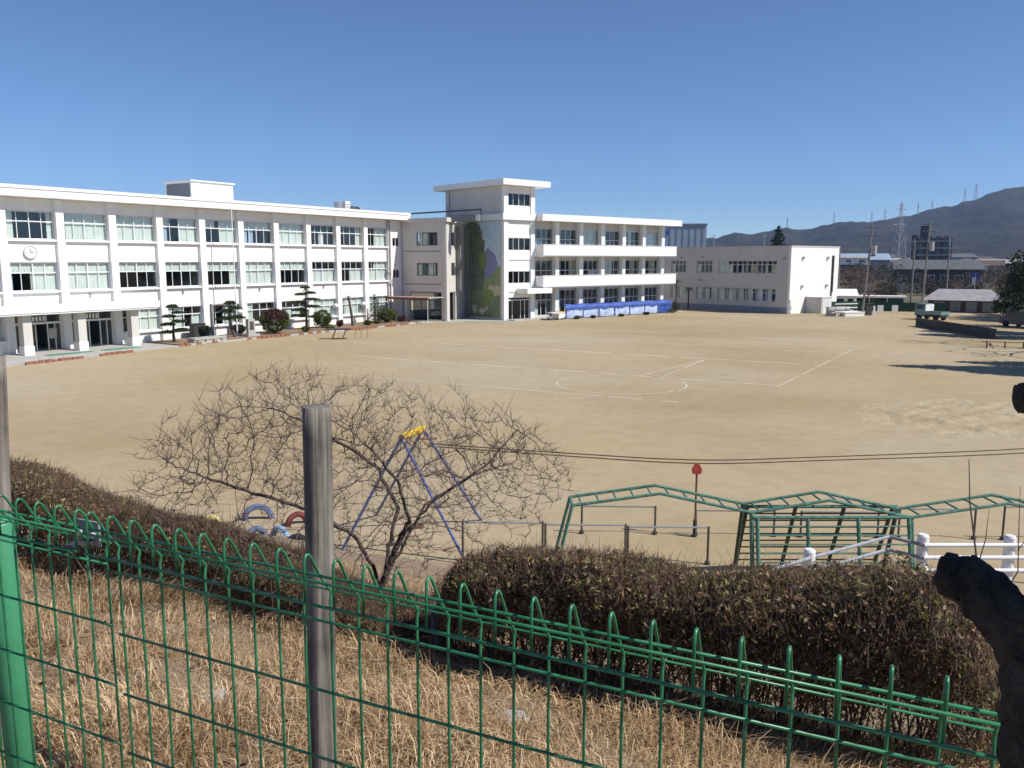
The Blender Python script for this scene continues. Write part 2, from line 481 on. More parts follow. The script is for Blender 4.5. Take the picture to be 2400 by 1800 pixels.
def bank_z(s, n):
    """height of the grassy bank at s along / n beyond the fence"""
    s = np.asarray(s, float); n = np.asarray(n, float)
    z = np.interp(n, [-9, -0.6, 0, 0.45, 1.4, 4.0, 5.5, 8.5, 11.6, 13.4, 15.0], [4.80, 4.72, 4.62, 4.15, 3.84, 3.22, 2.72, 1.75, 0.65, -0.02, -0.35])
    t = np.clip((s - 1.2) / 2.0, 0, 1); t = t * t * (3 - 2 * t)
    w = np.clip(1 - np.abs(n - 12.1) / 2.2, 0, 1); w = w * w * (3 - 2 * w)
    z = z + t * w * 0.62
    z = z + 0.05 * np.sin(1.9 * s + 0.7 * n) * np.clip(n, 0, 1) + 0.03 * np.sin(5.1 * s - 3.3 * n) * np.clip(n, 0, 1)
    return z

def bank_xyz(s, n, dz=0.0):
    s = np.asarray(s, float); n = np.asarray(n, float)
    x = F0[0] + FU[0] * s + FN[0] * n
    y = F0[1] + FU[1] * s + FN[1] * n
    return np.stack([x, y, bank_z(s, n) + dz], -1)

def bank_at(x, y):
    q = np.array([x, y]) - F0
    return float(bank_z(q @ FU, q @ FN))

g = MB().poly([(-3900, -150, -0.06), (3900, -150, -0.06), (3900, 3700, -0.06), (-3900, 3700, -0.06)]).build('ground', M['land'])
tag(g, kind='structure')
yard = MB().poly([(-80, 3, 0), (62, 3, 0), (62, 118, 0), (44, 118, 0), (20, 135, 0), (-80, 135, 0)]).build('playground', M['yard'])
tag(yard, kind='structure')

# chalk lines of the pitch, worn into dashes
def field_line(a, b, w=0.09, gaps=0.9):
    a = np.array(a); b = np.array(b); L = np.linalg.norm(b - a); d = (b - a) / L; nn = np.array([-d[1], d[0]]) * w / 2
    mb = MB(); t = 0.0
    while t < L:
        l = random.uniform(1.2, 5.0); e = min(L, t + l)
        k = random.uniform(0.55, 1.0)
        p, q = a + d * t, a + d * e
        mb.poly([(*(p - nn * k), 0.005), (*(q - nn * k), 0.005), (*(q + nn * k), 0.005), (*(p + nn * k), 0.005)])
        t = e + random.uniform(0.05, gaps)
    mb.build('field_line', M['line'], yard)
for a, b, w in [((-5.6, 65.2), (19.3, 51.5), 0.21), ((-10.9, 56.5), (14.0, 42.9), 0.15), ((14.0, 42.9), (25.1, 60.8), 0.07), ((8.0, 78.0), (27.6, 65.9), 0.19),
                ((-4.0, 84.5), (8.0, 78.0), 0.1), ((19.1, 60.8), (23.6, 58.2), 0.13), ((-12.4, 48.5), (7.7, 37.8), 0.12), ((7.7, 47.3), (12.7, 54.3), 0.1), ((8.7, 46.8), (12.7, 54.2), 0.08), ((3.0, 71.5), (19.1, 60.8), 0.08)]:
    field_line(a, b, w * 1.15)
mb = MB(); nseg = 60
for k in range(nseg):
    if random.random() < 0.14 or (0.9 < 2 * math.pi * k / nseg < 2.4 and random.random() < .35): continue
    a0, a1 = 2 * math.pi * k / nseg, 2 * math.pi * (k + 0.97) / nseg
    mb.poly([(5.8 + r * math.cos(a), 43.6 + r * math.sin(a), 0.005) for a, r in ((a0, 3.39), (a0, 3.46), (a1, 3.46), (a1, 3.39))])
mb.build('centre_circle', M['line'], yard)

# the bank below the camera
ns, nn_ = 150, 90
ss = np.linspace(-34, 34, ns); nv = np.linspace(-9, 15.0, nn_)
SS, NN = np.meshgrid(ss, nv, indexing='ij')
V = bank_xyz(SS.ravel(), NN.ravel())
V[:, 2] += 0.02 * rng.normal(size=len(V)) * (NN.ravel() > 0.3)
idx = np.arange(ns * nn_).reshape(ns, nn_)
F = np.stack([idx[:-1, :-1].ravel(), idx[1:, :-1].ravel(), idx[1:, 1:].ravel(), idx[:-1, 1:].ravel()], -1)
tag(link('embankment', np_mesh('embankment', V, F, M['slope'], True)), kind='structure')

# dry grass on the bank
def grass(name, s0, s1, n0, n1, count, lmin, lmax, bare=()):
    s = rng.uniform(s0, s1, count); n = rng.uniform(n0, n1, count)
    keep = np.ones(count, bool)
    for (bs, bn, br) in bare:
        d = np.hypot((s - bs), (n - bn)) + 0.12 * np.sin(9 * s) + 0.1 * np.sin(11 * n)
        keep &= (d > br) | (rng.random(count) < 0.10)
    cl = np.sin(2.3 * s + 1.1 * np.sin(1.7 * n)) + np.sin(3.1 * n + 0.9 * np.sin(2.2 * s))
    keep &= rng.random(count) < np.clip(0.72 + 0.25 * cl, 0.25, 1)
    s, n, cl = s[keep], n[keep], cl[keep]; c = len(s)
    b = bank_xyz(s, n, -0.01)
    a = rng.uniform(0, 2 * math.pi, c)
    comb = 0.9 * np.sin(0.9 * s) + 0.8 * np.sin(1.3 * n + s)
    lean = np.stack([np.cos(a) + 0.5 * comb + 0.25, np.sin(a) + 0.35 * comb - 0.2, np.zeros(c)], -1)
    L = rng.uniform(lmin, lmax, c) * (1 + 0.22 * cl)
    up = rng.uniform(0.2, 1.0, c)
    mid = b + lean * (L * 0.20)[:, None] + np.array([0, 0, 1]) * (L * 0.55 * up)[:, None]
    tip = b + lean * (L * rng.uniform(0.4, 0.75, c))[:, None] + np.array([0, 0, 1]) * (L * 0.75 * up * rng.uniform(0.3, 1.1, c))[:, None]
    w = np.stack([-np.sin(a), np.cos(a), np.zeros(c)], -1) * rng.uniform(0.0018, 0.0046, c)[:, None]
    v = np.empty((c, 6, 3))
    v[:, 0] = b - w; v[:, 1] = b + w; v[:, 2] = mid + w * 0.8; v[:, 3] = mid - w * 0.8; v[:, 4] = tip + w * 0.15; v[:, 5] = tip - w * 0.15
    base = np.arange(c)[:, None] * 6
    f = np.concatenate([base + np.array([[0, 1, 2, 3]]), base + np.array([[3, 2, 4, 5]])])
    return link(name, np_mesh(name, v.reshape(-1, 3), f, M['dry_grass']))
BARE = [(-4.2, 3.1, 0.6), (-2.5, 2.6, 0.45), (-1.4, 1.75, 0.28), (-2.0, 4.7, 0.4), (-3.6, 2.2, 0.3)]
o = grass('dry_grass', -8.5, 5.5, 0.05, 5.3, 270000, 0.13, 0.36, BARE)
tag(o, 'straw-coloured dry winter grass on the bank behind the green fence', 'grass', kind='stuff')
o = grass('dry_grass', -9.5, 4.5, 5.3, 9.5, 26000, 0.10, 0.26)
tag(o, 'thin dry grass under the bare tree behind the hedges', 'grass', kind='stuff')

# fallen leaves caught in the grass
n_ = 2600
P = bank_xyz(rng.uniform(-8, 5, n_), rng.uniform(.3, 5.2, n_) ** 1.0, 0.03) + rng.normal(0, .02, (n_, 3))
v, f = leaves(P, .045, .4, .6, .6)
M['litter'] = leaf_mat('leaf_litter', [(0.07, 0.04, 0.025), (0.17, 0.10, 0.06), (0.30, 0.22, 0.14)], 3.0)
tag(link('fallen_leaves', np_mesh('fallen_leaves', v, f, M['litter'])), 'brown fallen leaves scattered in the dry grass of the bank', 'leaves', kind='stuff')

# wooded hills
ridge = [(-3600, 40), (-2400, 55), (-1500, 48), (-700, 60), (0, 62), (300, 60), (507, 69), (586, 78), (609, 75), (668, 93), (711, 83), (814, 105), (855, 96), (949, 117), (984, 122), (1052, 120), (1112, 128), (1193, 146), (1269, 166), (1310, 169), (1333, 181), (1365, 186), (1408, 206), (1461, 220), (1508, 226), (1650, 246), (1850, 262), (2200, 270), (2700, 240), (3600, 190)]
hx = np.linspace(-3600, 3600, 420); hz = np.interp(hx, [r[0] for r in ridge], [r[1] for r in ridge])
prof_y = np.linspace(1150, 3450, 26)
V = []
for j, y in enumerate(prof_y):
    t = (y - 1150) / (2500 - 1150)
    k = (t ** 1.6 if t < 1 else max(0.0, 1 - ((y - 2500) / 950) ** 2))
    k = min(1, k)
    xs = hx * (y / 2500.0)                       # the ridges fan out with distance
    rough = (0.16 * np.sin(xs * 0.021 + 2 * np.sin(y * 0.004)) + 0.11 * np.sin(xs * 0.047 + y * 0.011) + 0.05 * np.sin(xs * 0.13 + y * 0.03)) * (1 - k) * k * 2.4
    tree = rng.normal(size=len(xs)) * 1.6 * (k > 0.05)
    V.append(np.stack([xs, np.full(len(xs), y), -1 + (hz * k) * (1 + rough) + tree], -1))
V = np.concatenate(V)
idx = np.arange(len(prof_y) * len(hx)).reshape(len(prof_y), len(hx))
F = np.stack([idx[:-1, :-1].ravel(), idx[:-1, 1:].ravel(), idx[1:, 1:].ravel(), idx[1:, :-1].ravel()], -1)
tag(link('hills', np_mesh('hills', V, F, M['hill'], True)), kind='structure')

# the air between here and the hills
hb = MB().box(-3950, 3950, -190, 3720, -1.2, 300)
hm = bpy.data.materials.new('haze_air'); hm.use_nodes = True
hm.node_tree.nodes.clear()
ho = hm.node_tree.nodes.new('ShaderNodeOutputMaterial'); hv = hm.node_tree.nodes.new('ShaderNodeVolumePrincipled')
hv.inputs['Color'].default_value = (0.42, 0.62, 1.0, 1)
hv.inputs['Density'].default_value = 0.00012
hv.inputs['Anisotropy'].default_value = 0.2
hm.node_tree.links.new(hv.outputs[0], ho.inputs['Volume'])
tag(hb.build('haze', hm), 'thin blue haze over the town and the wooded hills', 'haze', kind='stuff')
# ------------------------------------------------------------------ windows
CACHE = {}
def pane_mesh(w, h, mat):
    k = ('pane', round(w, 3), round(h, 3), mat.name)
    if k not in CACHE:
        CACHE[k] = MB().box(-w / 2, w / 2, -0.004, 0.004, 0, h).mesh('pane', mat)
    return CACHE[k]

def curtain_mesh(w, h, mat):
    k = ('cur', round(w, 2), round(h, 2), mat.name)
    if k not in CACHE:
        n = max(6, int(w / 0.07)); v = []; f = []
        ph = random.uniform(0, 6)
        for i in range(n + 1):
            x = -w / 2 + w * i / n
            y = 0.03 * math.sin(i * 1.9 + ph) + 0.012 * math.sin(i * 0.7)
            v += [(x, y, 0), (x, y * 0.6, h)]
        for i in range(n): f.append((2 * i, 2 * i + 2, 2 * i + 3, 2 * i + 1))
        me = bpy.data.meshes.new('curtain'); me.from_pydata(v, [], f); me.materials.append(mat); me.update()
        CACHE[k] = me
    return CACHE[k]

def window(parent, x, z, w, h, cols=4, tr=0.36, y=0.12, rz=0.0, at=None, cur=(), sill=0.0, frame=None, glass=None, fw=0.05, rows=2, bars=False):
    """a steel window: frame with mullions and a transom, one pane for each opening, curtains behind.
    x is the middle, z the sill height; cur: list of (from, to, low, high, material key) in shares of the opening."""
    frame = frame or M['frame']; glass = glass or M['glass']
    k = ('frame', round(w, 2), round(h, 2), cols, tr, rows, frame.name, fw, bars)
    cw = w / cols
    zt = h * (1 - tr) if rows == 2 else h
    if k not in CACHE:
        mb = MB()
        mb.box(-w / 2, w / 2, -0.03, 0.03, 0, fw); mb.box(-w / 2, w / 2, -0.03, 0.03, h - fw, h)
        mb.box(-w / 2, -w / 2 + fw, -0.028, 0.028, fw, h - fw); mb.box(w / 2 - fw, w / 2, -0.028, 0.028, fw, h - fw)
        if rows == 2: mb.box(-w / 2 + fw, w / 2 - fw, -0.036, 0.026, zt - fw * 0.7, zt + fw * 0.7)
        for c in range(1, cols):
            t = fw * (0.62 if c * 2 == cols else 0.42)
            mb.box(-w / 2 + c * cw - t, -w / 2 + c * cw + t, -0.026, 0.024, fw, h - fw)
        if bars: mb.box(-w / 2 + fw, w / 2 - fw, -0.07, -0.05, h * 0.16, h * 0.16 + 0.03)
        CACHE[k] = mb.mesh('window', frame)
    wo = link('window', CACHE[k], parent, at or (x, y, z), rz)
    spans = [(fw, zt), (zt, h - fw)] if rows == 2 else [(fw, h - fw)]
    for (a, b) in spans:
        for c in range(cols):
            link('pane', pane_mesh(cw - 0.03, b - a - 0.02, glass), wo, (-w / 2 + (c + 0.5) * cw, 0.004 * (c % 2), a + 0.01))
    for (a, b, lo, hi, key) in cur:
        link('curtain', curtain_mesh((b - a) * w, (hi - lo) * h, M[key]), wo, (-w / 2 + (a + b) / 2 * w, 0.14, lo * h))
    if sill:
        kk = ('sill', round(w, 2), sill)
        if kk not in CACHE: CACHE[kk] = MB().box(-w / 2 - 0.08, w / 2 + 0.08, -y - sill, 0.0, -0.15, -0.004).mesh('sill', M['white_trim'])
        link('sill', CACHE[kk], wo)
    return wo

# ------------------------------------------------------------------ west wing: three storeys, nine bays in view
A_RZ = R(57.5)
A_ORG = (-13.42, 89.91, 0.0)
AT = np.array([math.cos(A_RZ), math.sin(A_RZ)]); AN = np.array([math.sin(A_RZ), -math.cos(A_RZ)])
def a_world(s, out, z=0.0):
    p = np.array(A_ORG[:2]) + AT * s + AN * out
    return (float(p[0]), float(p[1]), z)

west = thing('school_building', 'long white three-storey school wing with pilasters and an entrance porch', 'school', A_ORG, A_RZ)
A_L, A_R = -51.2, 2.9
PIL = [-3.54 - 3.97 * k for k in range(12)]
z_bands = [(0.0, 1.0), (2.72, 4.36), (6.36, 7.94), (9.88, 10.76)]
for k, (z0, z1) in enumerate(z_bands):
    if k == 0:
        for (a, b) in ((A_L, -39.0), (-31.1, A_R)):
            MB().box(a, b, 0, 0.25, z0, z1).build('wall', M['white_wall'], west)
    else:
        MB().box(A_L, A_R, 0, 0.25, z0, z1).build('wall', M['white_wall'], west)
MB().box(0.1, A_R, -0.002, 0.252, 0, 2.9).box(0.1, 0.95, -0.001, 0.251, 2.9, 10.75).box(2.05, A_R - 0.002, -0.001, 0.251, 2.9, 10.75).box(0.95, 2.05, -0.001, 0.251, 2.9, 4.6).box(0.95, 2.05, -0.001, 0.251, 5.5, 8.0).box(0.95, 2.05, -0.001, 0.251, 8.9, 10.75).build('end_wall', M['white_wall'], west)
MB().box(A_L, A_L + 0.3, 0.26, 13, 0, 10.7).build('gable_wall', M['white_wall'], west)
MB().box(A_L + 0.3, A_R, 12.7, 13, 0, 10.7).build('rear_wall', M['white_wall'], west)
MB().box(A_R - 0.3, A_R, 0.26, 12.7, 0, 10.7).build('gable_wall', M['white_wall'], west)
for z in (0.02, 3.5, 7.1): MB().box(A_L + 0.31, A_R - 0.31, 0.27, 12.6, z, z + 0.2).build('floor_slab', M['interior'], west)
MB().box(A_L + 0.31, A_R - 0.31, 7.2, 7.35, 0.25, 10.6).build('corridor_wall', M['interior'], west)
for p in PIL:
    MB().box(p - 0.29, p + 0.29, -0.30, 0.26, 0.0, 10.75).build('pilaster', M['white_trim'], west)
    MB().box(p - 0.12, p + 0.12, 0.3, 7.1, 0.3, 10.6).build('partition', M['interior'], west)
roof = MB().box(A_L - 0.6, 2.25, -1.18, 13.6, 10.77, 11.46).box(A_L - 0.6, 2.2, -1.24, -1.181, 11.30, 11.52).build('roof', M['white_trim'], west)
MB().box(2.26, 3.6, -0.5, 13.5, 10.76, 11.62).build('roof_end', M['white_trim'], west)
hut = MB().box(-22.9, -18.6, 1.5, 5.0, 11.47, 13.1).build('roof_house', M['white_trim'], west)
MB().box(-22.93, -22.9, 1.7, 4.8, 11.6, 12.95).build('louvre', M['roof_grey'], hut)
MB().box(-23.05, -18.45, 1.35, 5.15, 13.1, 13.2).build('coping', M['white_trim'], hut)

cream = 'curtain'
PAT = {  # curtain drawn: list per storey from the bay nearest the right end leftwards
 3: [[(.45, 1, 0, 1, cream)], [(.78, 1, 0, 1, cream)], [(.45, .62, 0, .64, cream), (.0, .1, 0, .64, 'curtain_blue')], [(0, 1, 0, 1, cream)], [(0, .22, 0, .64, 'curtain_blue'), (0, 1, .66, 1, cream), (.3, .42, 0, .64, 'curtain_blue')], [(.55, 1, 0, 1, cream), (0, .4, .66, 1, cream)], [(0, .2, 0, .64, 'curtain_blue'), (.52, 1, 0, 1, cream), (0, .25, .66, 1, cream)], [(0, 1, 0, 1, cream)], [(.1, 1, 0, 1, cream), (0, .09, 0, .64, 'curtain_blue')], [(0, .2, 0, 1, cream), (.88, 1, 0, 1, cream)], [(0, 1, 0, 1, cream)], [(0, 1, 0, 1, cream)]],
 2: [[(0, 1, 0, .64, cream), (.4, 1, .66, 1, cream)], [(.48, 1, 0, .64, cream), (.0, .16, 0, .64, cream)], [(0, 1, 0, .62, cream)], [(0, 1, .64, 1, cream)], [(0, 1, 0, 1, cream)], [(0, 1, .64, 1, cream), (.8, 1, 0, .64, cream)], [(0, 1, .64, 1, cream)], [(0, 1, .64, 1, cream)], [(0, 1, 0, 1, cream)], [(0, 1, .64, 1, cream), (.46, 1, 0, .64, cream), (0, .1, 0, .64, 'curtain_blue')], [], []],
 1: [[(0, 1, 0, 1, cream)], [(.2, 1, 0, 1, cream)], [(0, 1, 0, 1, cream)], [(.2, .8, 0, .64, cream)], [(.1, .3, 0, 1, cream)], [(.5, .9, 0, 1, cream)], [(.1, .5, 0, 1, cream), (.75, 1, 0, .64, cream)], [(.45, 1, 0, 1, cream)], None, None, [(0, 1, 0, 1, cream)], []],
}
edges = [0.1] + PIL
for i in range(12):
    x1 = edges[i] - (0.02 if i == 0 else 0.31)
    x0 = (PIL[i] + 0.31)
    w = x1 - x0; xc = (x0 + x1) / 2
    window(west, xc, 7.96, w, 1.9, cur=PAT[3][i], sill=0.22)
    window(west, xc, 4.38, w, 1.96, cur=PAT[2][i], sill=0.22)
    if PAT[1][i] is not None:
        window(west, xc, 1.02, w, 1.68, cur=PAT[1][i], sill=0.22)
for z in (4.6, 8.0): window(west, 1.5, z, 1.08, 0.88, cols=2, rows=1, y=0.1, frame=M['frame'], glass=M['glass_dark'])
# entrance: two glazed door bays under the porch
PORCH_OUT = 2.6
for (xa, xb) in ((-38.85, -35.6), (-34.95, -31.65)):
    d = MB()
    w = xb - xa; xm = (xa + xb) / 2
    d.box(xa, xb, 0.1, 0.18, 2.66, 2.74).box(xa, xb, 0.08, 0.2, 2.02, 2.16).box(xa, xa + 0.07, 0.101, 0.179, 0.12, 2.66).box(xb - 0.07, xb, 0.101, 0.179, 0.12, 2.66).box(xa, xb, 0.06, 0.2, 0.06, 0.12)
    for t in (0.14, 0.29, 0.44, 0.7, 0.86):
        d.box(xa + w * t - 0.03, xa + w * t + 0.03, 0.102, 0.178, 0.12, 2.02)
    for t in (0.25, 0.68): d.box(xa + w * t - 0.03, xa + w * t + 0.03, 0.102, 0.178, 2.16, 2.66)
    door = d.build('entrance_door', M['frame'], west)
    for (a, b) in ((0.02, .14), (.14, .29), (.29, .44), (.70, .86), (.86, .98)):
        link('pane', pane_mesh(w * (b - a) - 0.06, 1.9, M['glass']), door, (xa + w * (a + b) / 2, 0.14, 0.12))
    for (a, b) in ((0.02, .25), (.25, .68), (.68, .98)):
        link('pane', pane_mesh(w * (b - a) - 0.06, 0.5, M['glass']), door, (xa + w * (a + b) / 2, 0.14, 2.16))
    for j in range(5):      # rows of pale stickers in the transom light
        x = xa + w * (0.33 + 0.075 * j)
        MB().box(x - 0.07, x + 0.07, 0.118, 0.126, 2.24, 2.56).build('transom_card', M['white_paint'], door)
    if xa < -36:
        MB().box(xa + w * .72, xa + w * .86 + .1, 0.09, 0.098, 0.95, 1.7).build('notice_board', M['concrete'], door)
        MB().box(xa + w * .15, xa + w * .22, 0.09, 0.098, 1.1, 1.5).build('notice', M['white_paint'], door)
porch = MB().box(-51.0, -29.6, -PORCH_OUT, -0.32, 2.86, 3.42).box(-51.0, -29.4, -PORCH_OUT - 0.06, -PORCH_OUT - 0.001, 2.98, 3.46).build('porch_roof', M['white_trim'], west)
for s in (-39.1, -35.3, -31.2, -43.2):
    col_ = MB().box(s - 0.3, s + 0.3, -2.1, -1.5, 0.0, 2.86).build('porch_column', M['shade_grey_wall'], west)
    MB().box(s - 0.34, s + 0.34, -2.14, -1.46, 0.0, 0.75).build('column_base', M['white_trim'], col_)
MB().box(-51, -30.2, -4.4, -0.01, 0.0, 0.12).build('porch_step', M['concrete'], west)
for (a, b, o1) in ((-38.6, -35.4, -2.9), (-34.6, -31.7, -2.9)):
    MB().box(a, b, o1 - 0.7, o1, 0.121, 0.14).build('door_mat', M['green_post'], west)
# clock, downpipes, wall lamps
ck = MB()
for k in range(28):
    a0, a1 = 2 * math.pi * k / 28, 2 * math.pi * (k + 1) / 28
    ck.poly([(-37.45, -0.12, 7.05), (-37.45 + .42 * math.cos(a0), -0.12, 7.05 + .42 * math.sin(a0)), (-37.45 + .42 * math.cos(a1), -0.12, 7.05 + .42 * math.sin(a1))])
    ck.poly([(-37.45 + .42 * math.cos(a0), -0.12, 7.05 + .42 * math.sin(a0)), (-37.45 + .42 * math.cos(a0), 0.0, 7.05 + .42 * math.sin(a0)), (-37.45 + .42 * math.cos(a1), 0.0, 7.05 + .42 * math.sin(a1)), (-37.45 + .42 * math.cos(a1), -0.12, 7.05 + .42 * math.sin(a1))])
clock = ck.build('wall_clock', M['white_paint'], west)
rim = MB(); rim.tube([(-37.45 + .43 * math.cos(q), -0.125, 7.05 + .43 * math.sin(q)) for q in np.linspace(0, 2 * math.pi, 29)], 0.03, 6)
rim.build('clock_rim', M['pipe_grey'], clock)
MB().box(-37.47, -37.43, -0.14, -0.125, 7.04, 7.30).box(-37.46, -37.25, -0.145, -0.13, 7.03, 7.07).build('clock_hand', M['frame_dark'], clock)
for s in (0.02, 0.42): MB().tube([(s, -0.12, 10.7), (s, -0.12, 0.2)], 0.07, 8).build('downpipe', M['pipe_grey'], west)
MB().box(-0.15, 0.6, -0.24, -0.01, 5.2, 5.32).box(-0.1, 0.55, -0.24, -0.01, 4.0, 4.3).build('pipe_bracket', M['pipe_grey'], west)
for p in PIL[2:9:2]: MB().box(p + 1.9, p + 2.06, -0.2, 0.0, 3.92, 4.06).build('wall_lamp', M['pipe_grey'], west)
for (x, z) in ((-10.6, 1.95), (-6.6, 2.0), (-2.6, 2.0), (-18.5, 2.05)):  # round exhaust hoods by the ground floor windows
    MB().tube([(x - 1.5, -0.02, z), (x - 1.5, -0.28, z), (x - 1.5, -0.40, z - 0.16)], [0.24, 0.24, 0.2], 10).build('vent_hood', M['white_paint'], west, smooth=True)

# roof plant on the west wing
for (s, o, w, h, m, lab) in ((-3.0, -4.0, 0.55, 1.15, 'steel', 'tall pale metal cabinet on the west wing roof near its right end'), (-1.9, -4.0, 0.7, 1.25, 'frame', 'white ribbed air conditioning cabinet on the roof between a metal cabinet and a dark tank')):
    t = thing('rooftop_cabinet', lab, 'cabinet', a_world(s, o, 11.46), A_RZ)
    MB().box(-w / 2, w / 2, -0.35, 0.35, 0.08, h).build('body', M[m], t)
    MB().box(-w / 2 + .03, -w / 2 + .09, -0.3, 0.3, 0, 0.08).box(w / 2 - .09, w / 2 - .03, -0.3, 0.3, 0, 0.08).build('feet', M['dark_metal'], t)
    for j in range(5): MB().box(-w / 2 + .05, w / 2 - .05, -0.365, -0.351, 0.2 + j * 0.17, 0.28 + j * 0.17).build('louvre', M['roof_grey'], t)
t = thing('rooftop_tank', 'low dark water tank beside the cabinets on the roof', 'tank', a_world(-0.5, -4.2, 11.46), A_RZ)
MB().tube([(-0.7, 0, 0.45), (0.7, 0, 0.45)], 0.38, 14).build('drum', M['dark_metal'], t, smooth=True)
MB().box(-0.5, -0.4, -0.3, 0.3, 0, 0.3).box(0.4, 0.5, -0.3, 0.3, 0, 0.3).build('cradle', M['dark_metal'], t)

# ------------------------------------------------------------------ link block between the wings
l0 = np.array([-12.01, 91.87]); l1 = l0 + AN * 6.05
B_RZ = R(40.5); B_ORG = (-0.93, 89.91, 0.0)
BT = np.array([math.cos(B_RZ), math.sin(B_RZ)]); BNI = np.array([-math.sin(B_RZ), math.cos(B_RZ)])
l2 = np.array(B_ORG[:2]) + BNI * 6.75 - BT * 0.03
lk = thing('link_block', 'grey-beige three-storey link block in shade between the two white wings', 'school', (float(l0[0]), float(l0[1]), 0), A_RZ - R(90))
# local frame: x towards the camera side along the shaded face, y into the block
def lk_local(p):
    q = np.asarray(p) - l0; return (float(q @ AN), float(q @ AT))
x1, y1 = lk_local(l1); x2, y2 = lk_local(l2)
LH = 10.5
fc = MB()
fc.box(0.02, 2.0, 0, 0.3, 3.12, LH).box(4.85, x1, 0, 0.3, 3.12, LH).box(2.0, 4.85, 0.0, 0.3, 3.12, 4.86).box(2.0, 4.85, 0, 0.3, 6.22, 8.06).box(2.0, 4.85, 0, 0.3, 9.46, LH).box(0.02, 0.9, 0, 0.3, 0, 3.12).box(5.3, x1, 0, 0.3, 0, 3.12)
fc.build('front_wall', M['shade_grey_wall'], lk)
for z in (3.9, 7.4): MB().box(0.3, 5.3, -0.03, -0.002, z, z + 0.09).build('groove_band', M['frame_dark'], lk)
MB().box(0.0, x1 + 0.25, -0.25, 0.31, LH, LH + 0.45).build('cornice', M['shade_grey_wall'], lk)
dx, dy = x2 - x1, y2 - y1; dl = math.hypot(dx, dy); ang = math.atan2(dy, dx)
sm = MB()
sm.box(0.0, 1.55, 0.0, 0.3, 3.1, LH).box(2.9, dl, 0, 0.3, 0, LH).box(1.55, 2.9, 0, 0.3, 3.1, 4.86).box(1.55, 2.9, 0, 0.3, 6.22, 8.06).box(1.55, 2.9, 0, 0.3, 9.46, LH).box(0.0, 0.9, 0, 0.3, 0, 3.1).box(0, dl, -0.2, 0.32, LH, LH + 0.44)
sm.build('side_wall', M['shade_grey_wall'], lk, (x1, y1, 0), ang)
for z in (4.86, 8.06):
    window(lk, 3.42, z, 2.83, 1.37, cols=4, rows=1, y=0.18, cur=[(0.05, .5, 0, 1, 'curtain')] if z > 8 else [(.45, .8, 0, 1, 'curtain')], glass=M['glass'], frame=M['frame_dark'])
    c, s_ = math.cos(ang), math.sin(ang)
    window(lk, 0, 0, 1.33, 1.36, cols=2, rows=1, at=(x1 + c * 2.22 - s_ * 0.16, y1 + s_ * 2.22 + c * 0.16, z), rz=ang, frame=M['frame_dark'], glass=M['glass_dark'])
MB().prism([(0.31, 0.32), (x1 - 0.02, 0.32), (x2 - 0.3, y2), (x2 - 0.3, 13), (0.31, 13)], LH - 0.3, LH + 0.02).build('roof', M['roof_grey'], lk)
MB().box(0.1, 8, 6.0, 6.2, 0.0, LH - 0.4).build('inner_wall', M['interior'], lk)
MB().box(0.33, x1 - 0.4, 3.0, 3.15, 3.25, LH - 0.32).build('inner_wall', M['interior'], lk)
for z in (3.0, 6.9): MB().prism([(0.32, 0.33), (x1 - 0.25, 0.33), (x2 - 0.45, y2 - 0.5), (x2 - 0.45, 5.9), (0.32, 5.9)] if y2 < 5.9 else [(0.32, 0.33), (x1 - 0.25, 0.33), (x1 - 0.25 + (x2 - x1) * 5.9 / y2 - 0.2, 5.9), (0.32, 5.9)], z, z + 0.2).build('floor_slab', M['interior'], lk)
MB().tube([(x1 - 0.02, -0.1, LH), (x1 - 0.02, -0.1, 0.1)], 0.06, 8).build('downpipe', M['pipe_grey'], lk)
dd = MB()
for x in (1.0, 2.1, 3.2, 4.2, 5.2): dd.box(x, x + 0.06, 0.5, 0.56, 0.05, 2.6)
dd.box(1.0, 5.26, 0.49, 0.57, 2.3, 2.38)
dr = dd.build('glazed_door', M['frame_dark'], lk)
for x in (1.55, 2.65, 3.7, 4.7): link('pane', pane_mesh(1.0, 2.2, M['glass_dark']), dr, (x + .03, 0.53, 0.06))
# roof pipes of the link block
MB().tube([(-0.5, 1.2, LH + 1.05), (9.5, 1.6, LH + 1.25)], 0.09, 6).tube([(-0.4, 1.2, LH), (-0.4, 1.2, LH + 1.05)], 0.05, 6).tube([(9.4, 1.6, LH), (9.4, 1.6, LH + 1.2)], 0.05, 6).build('roof_pipe', M['dark_metal'], lk)
MB().box(5.5, 9.0, 1.2, 2.2, LH + 0.1, LH + 0.75).build('roof_unit', M['roof_grey'], lk)

# red striped canopy at the inner corner
p = a_world(0.6, 2.2)
aw = thing('awning', 'red and white striped canopy on thin poles at the inner corner', 'awning', p, A_RZ - R(90))
stripes = MB()
for k in range(10):
    stripes.box(-1.6 + k * 0.56, -1.6 + (k + 1) * 0.56 - 0.004, -1.4, 1.2, 2.55 + 0.02 * (k % 2), 2.66, k % 2)
stripes.build('canopy', [M['red_paint'], M['concrete']], aw)
MB().box(-1.62, 4.02, -1.46, -1.41, 2.42, 2.62).build('valance', M['rust'], aw)
for x in (-1.5, 0.9, 3.8): MB().tube([(x, -1.3, 0.0), (x, -1.3, 2.55)], 0.03, 6).build('pole', M['white_paint'], aw)

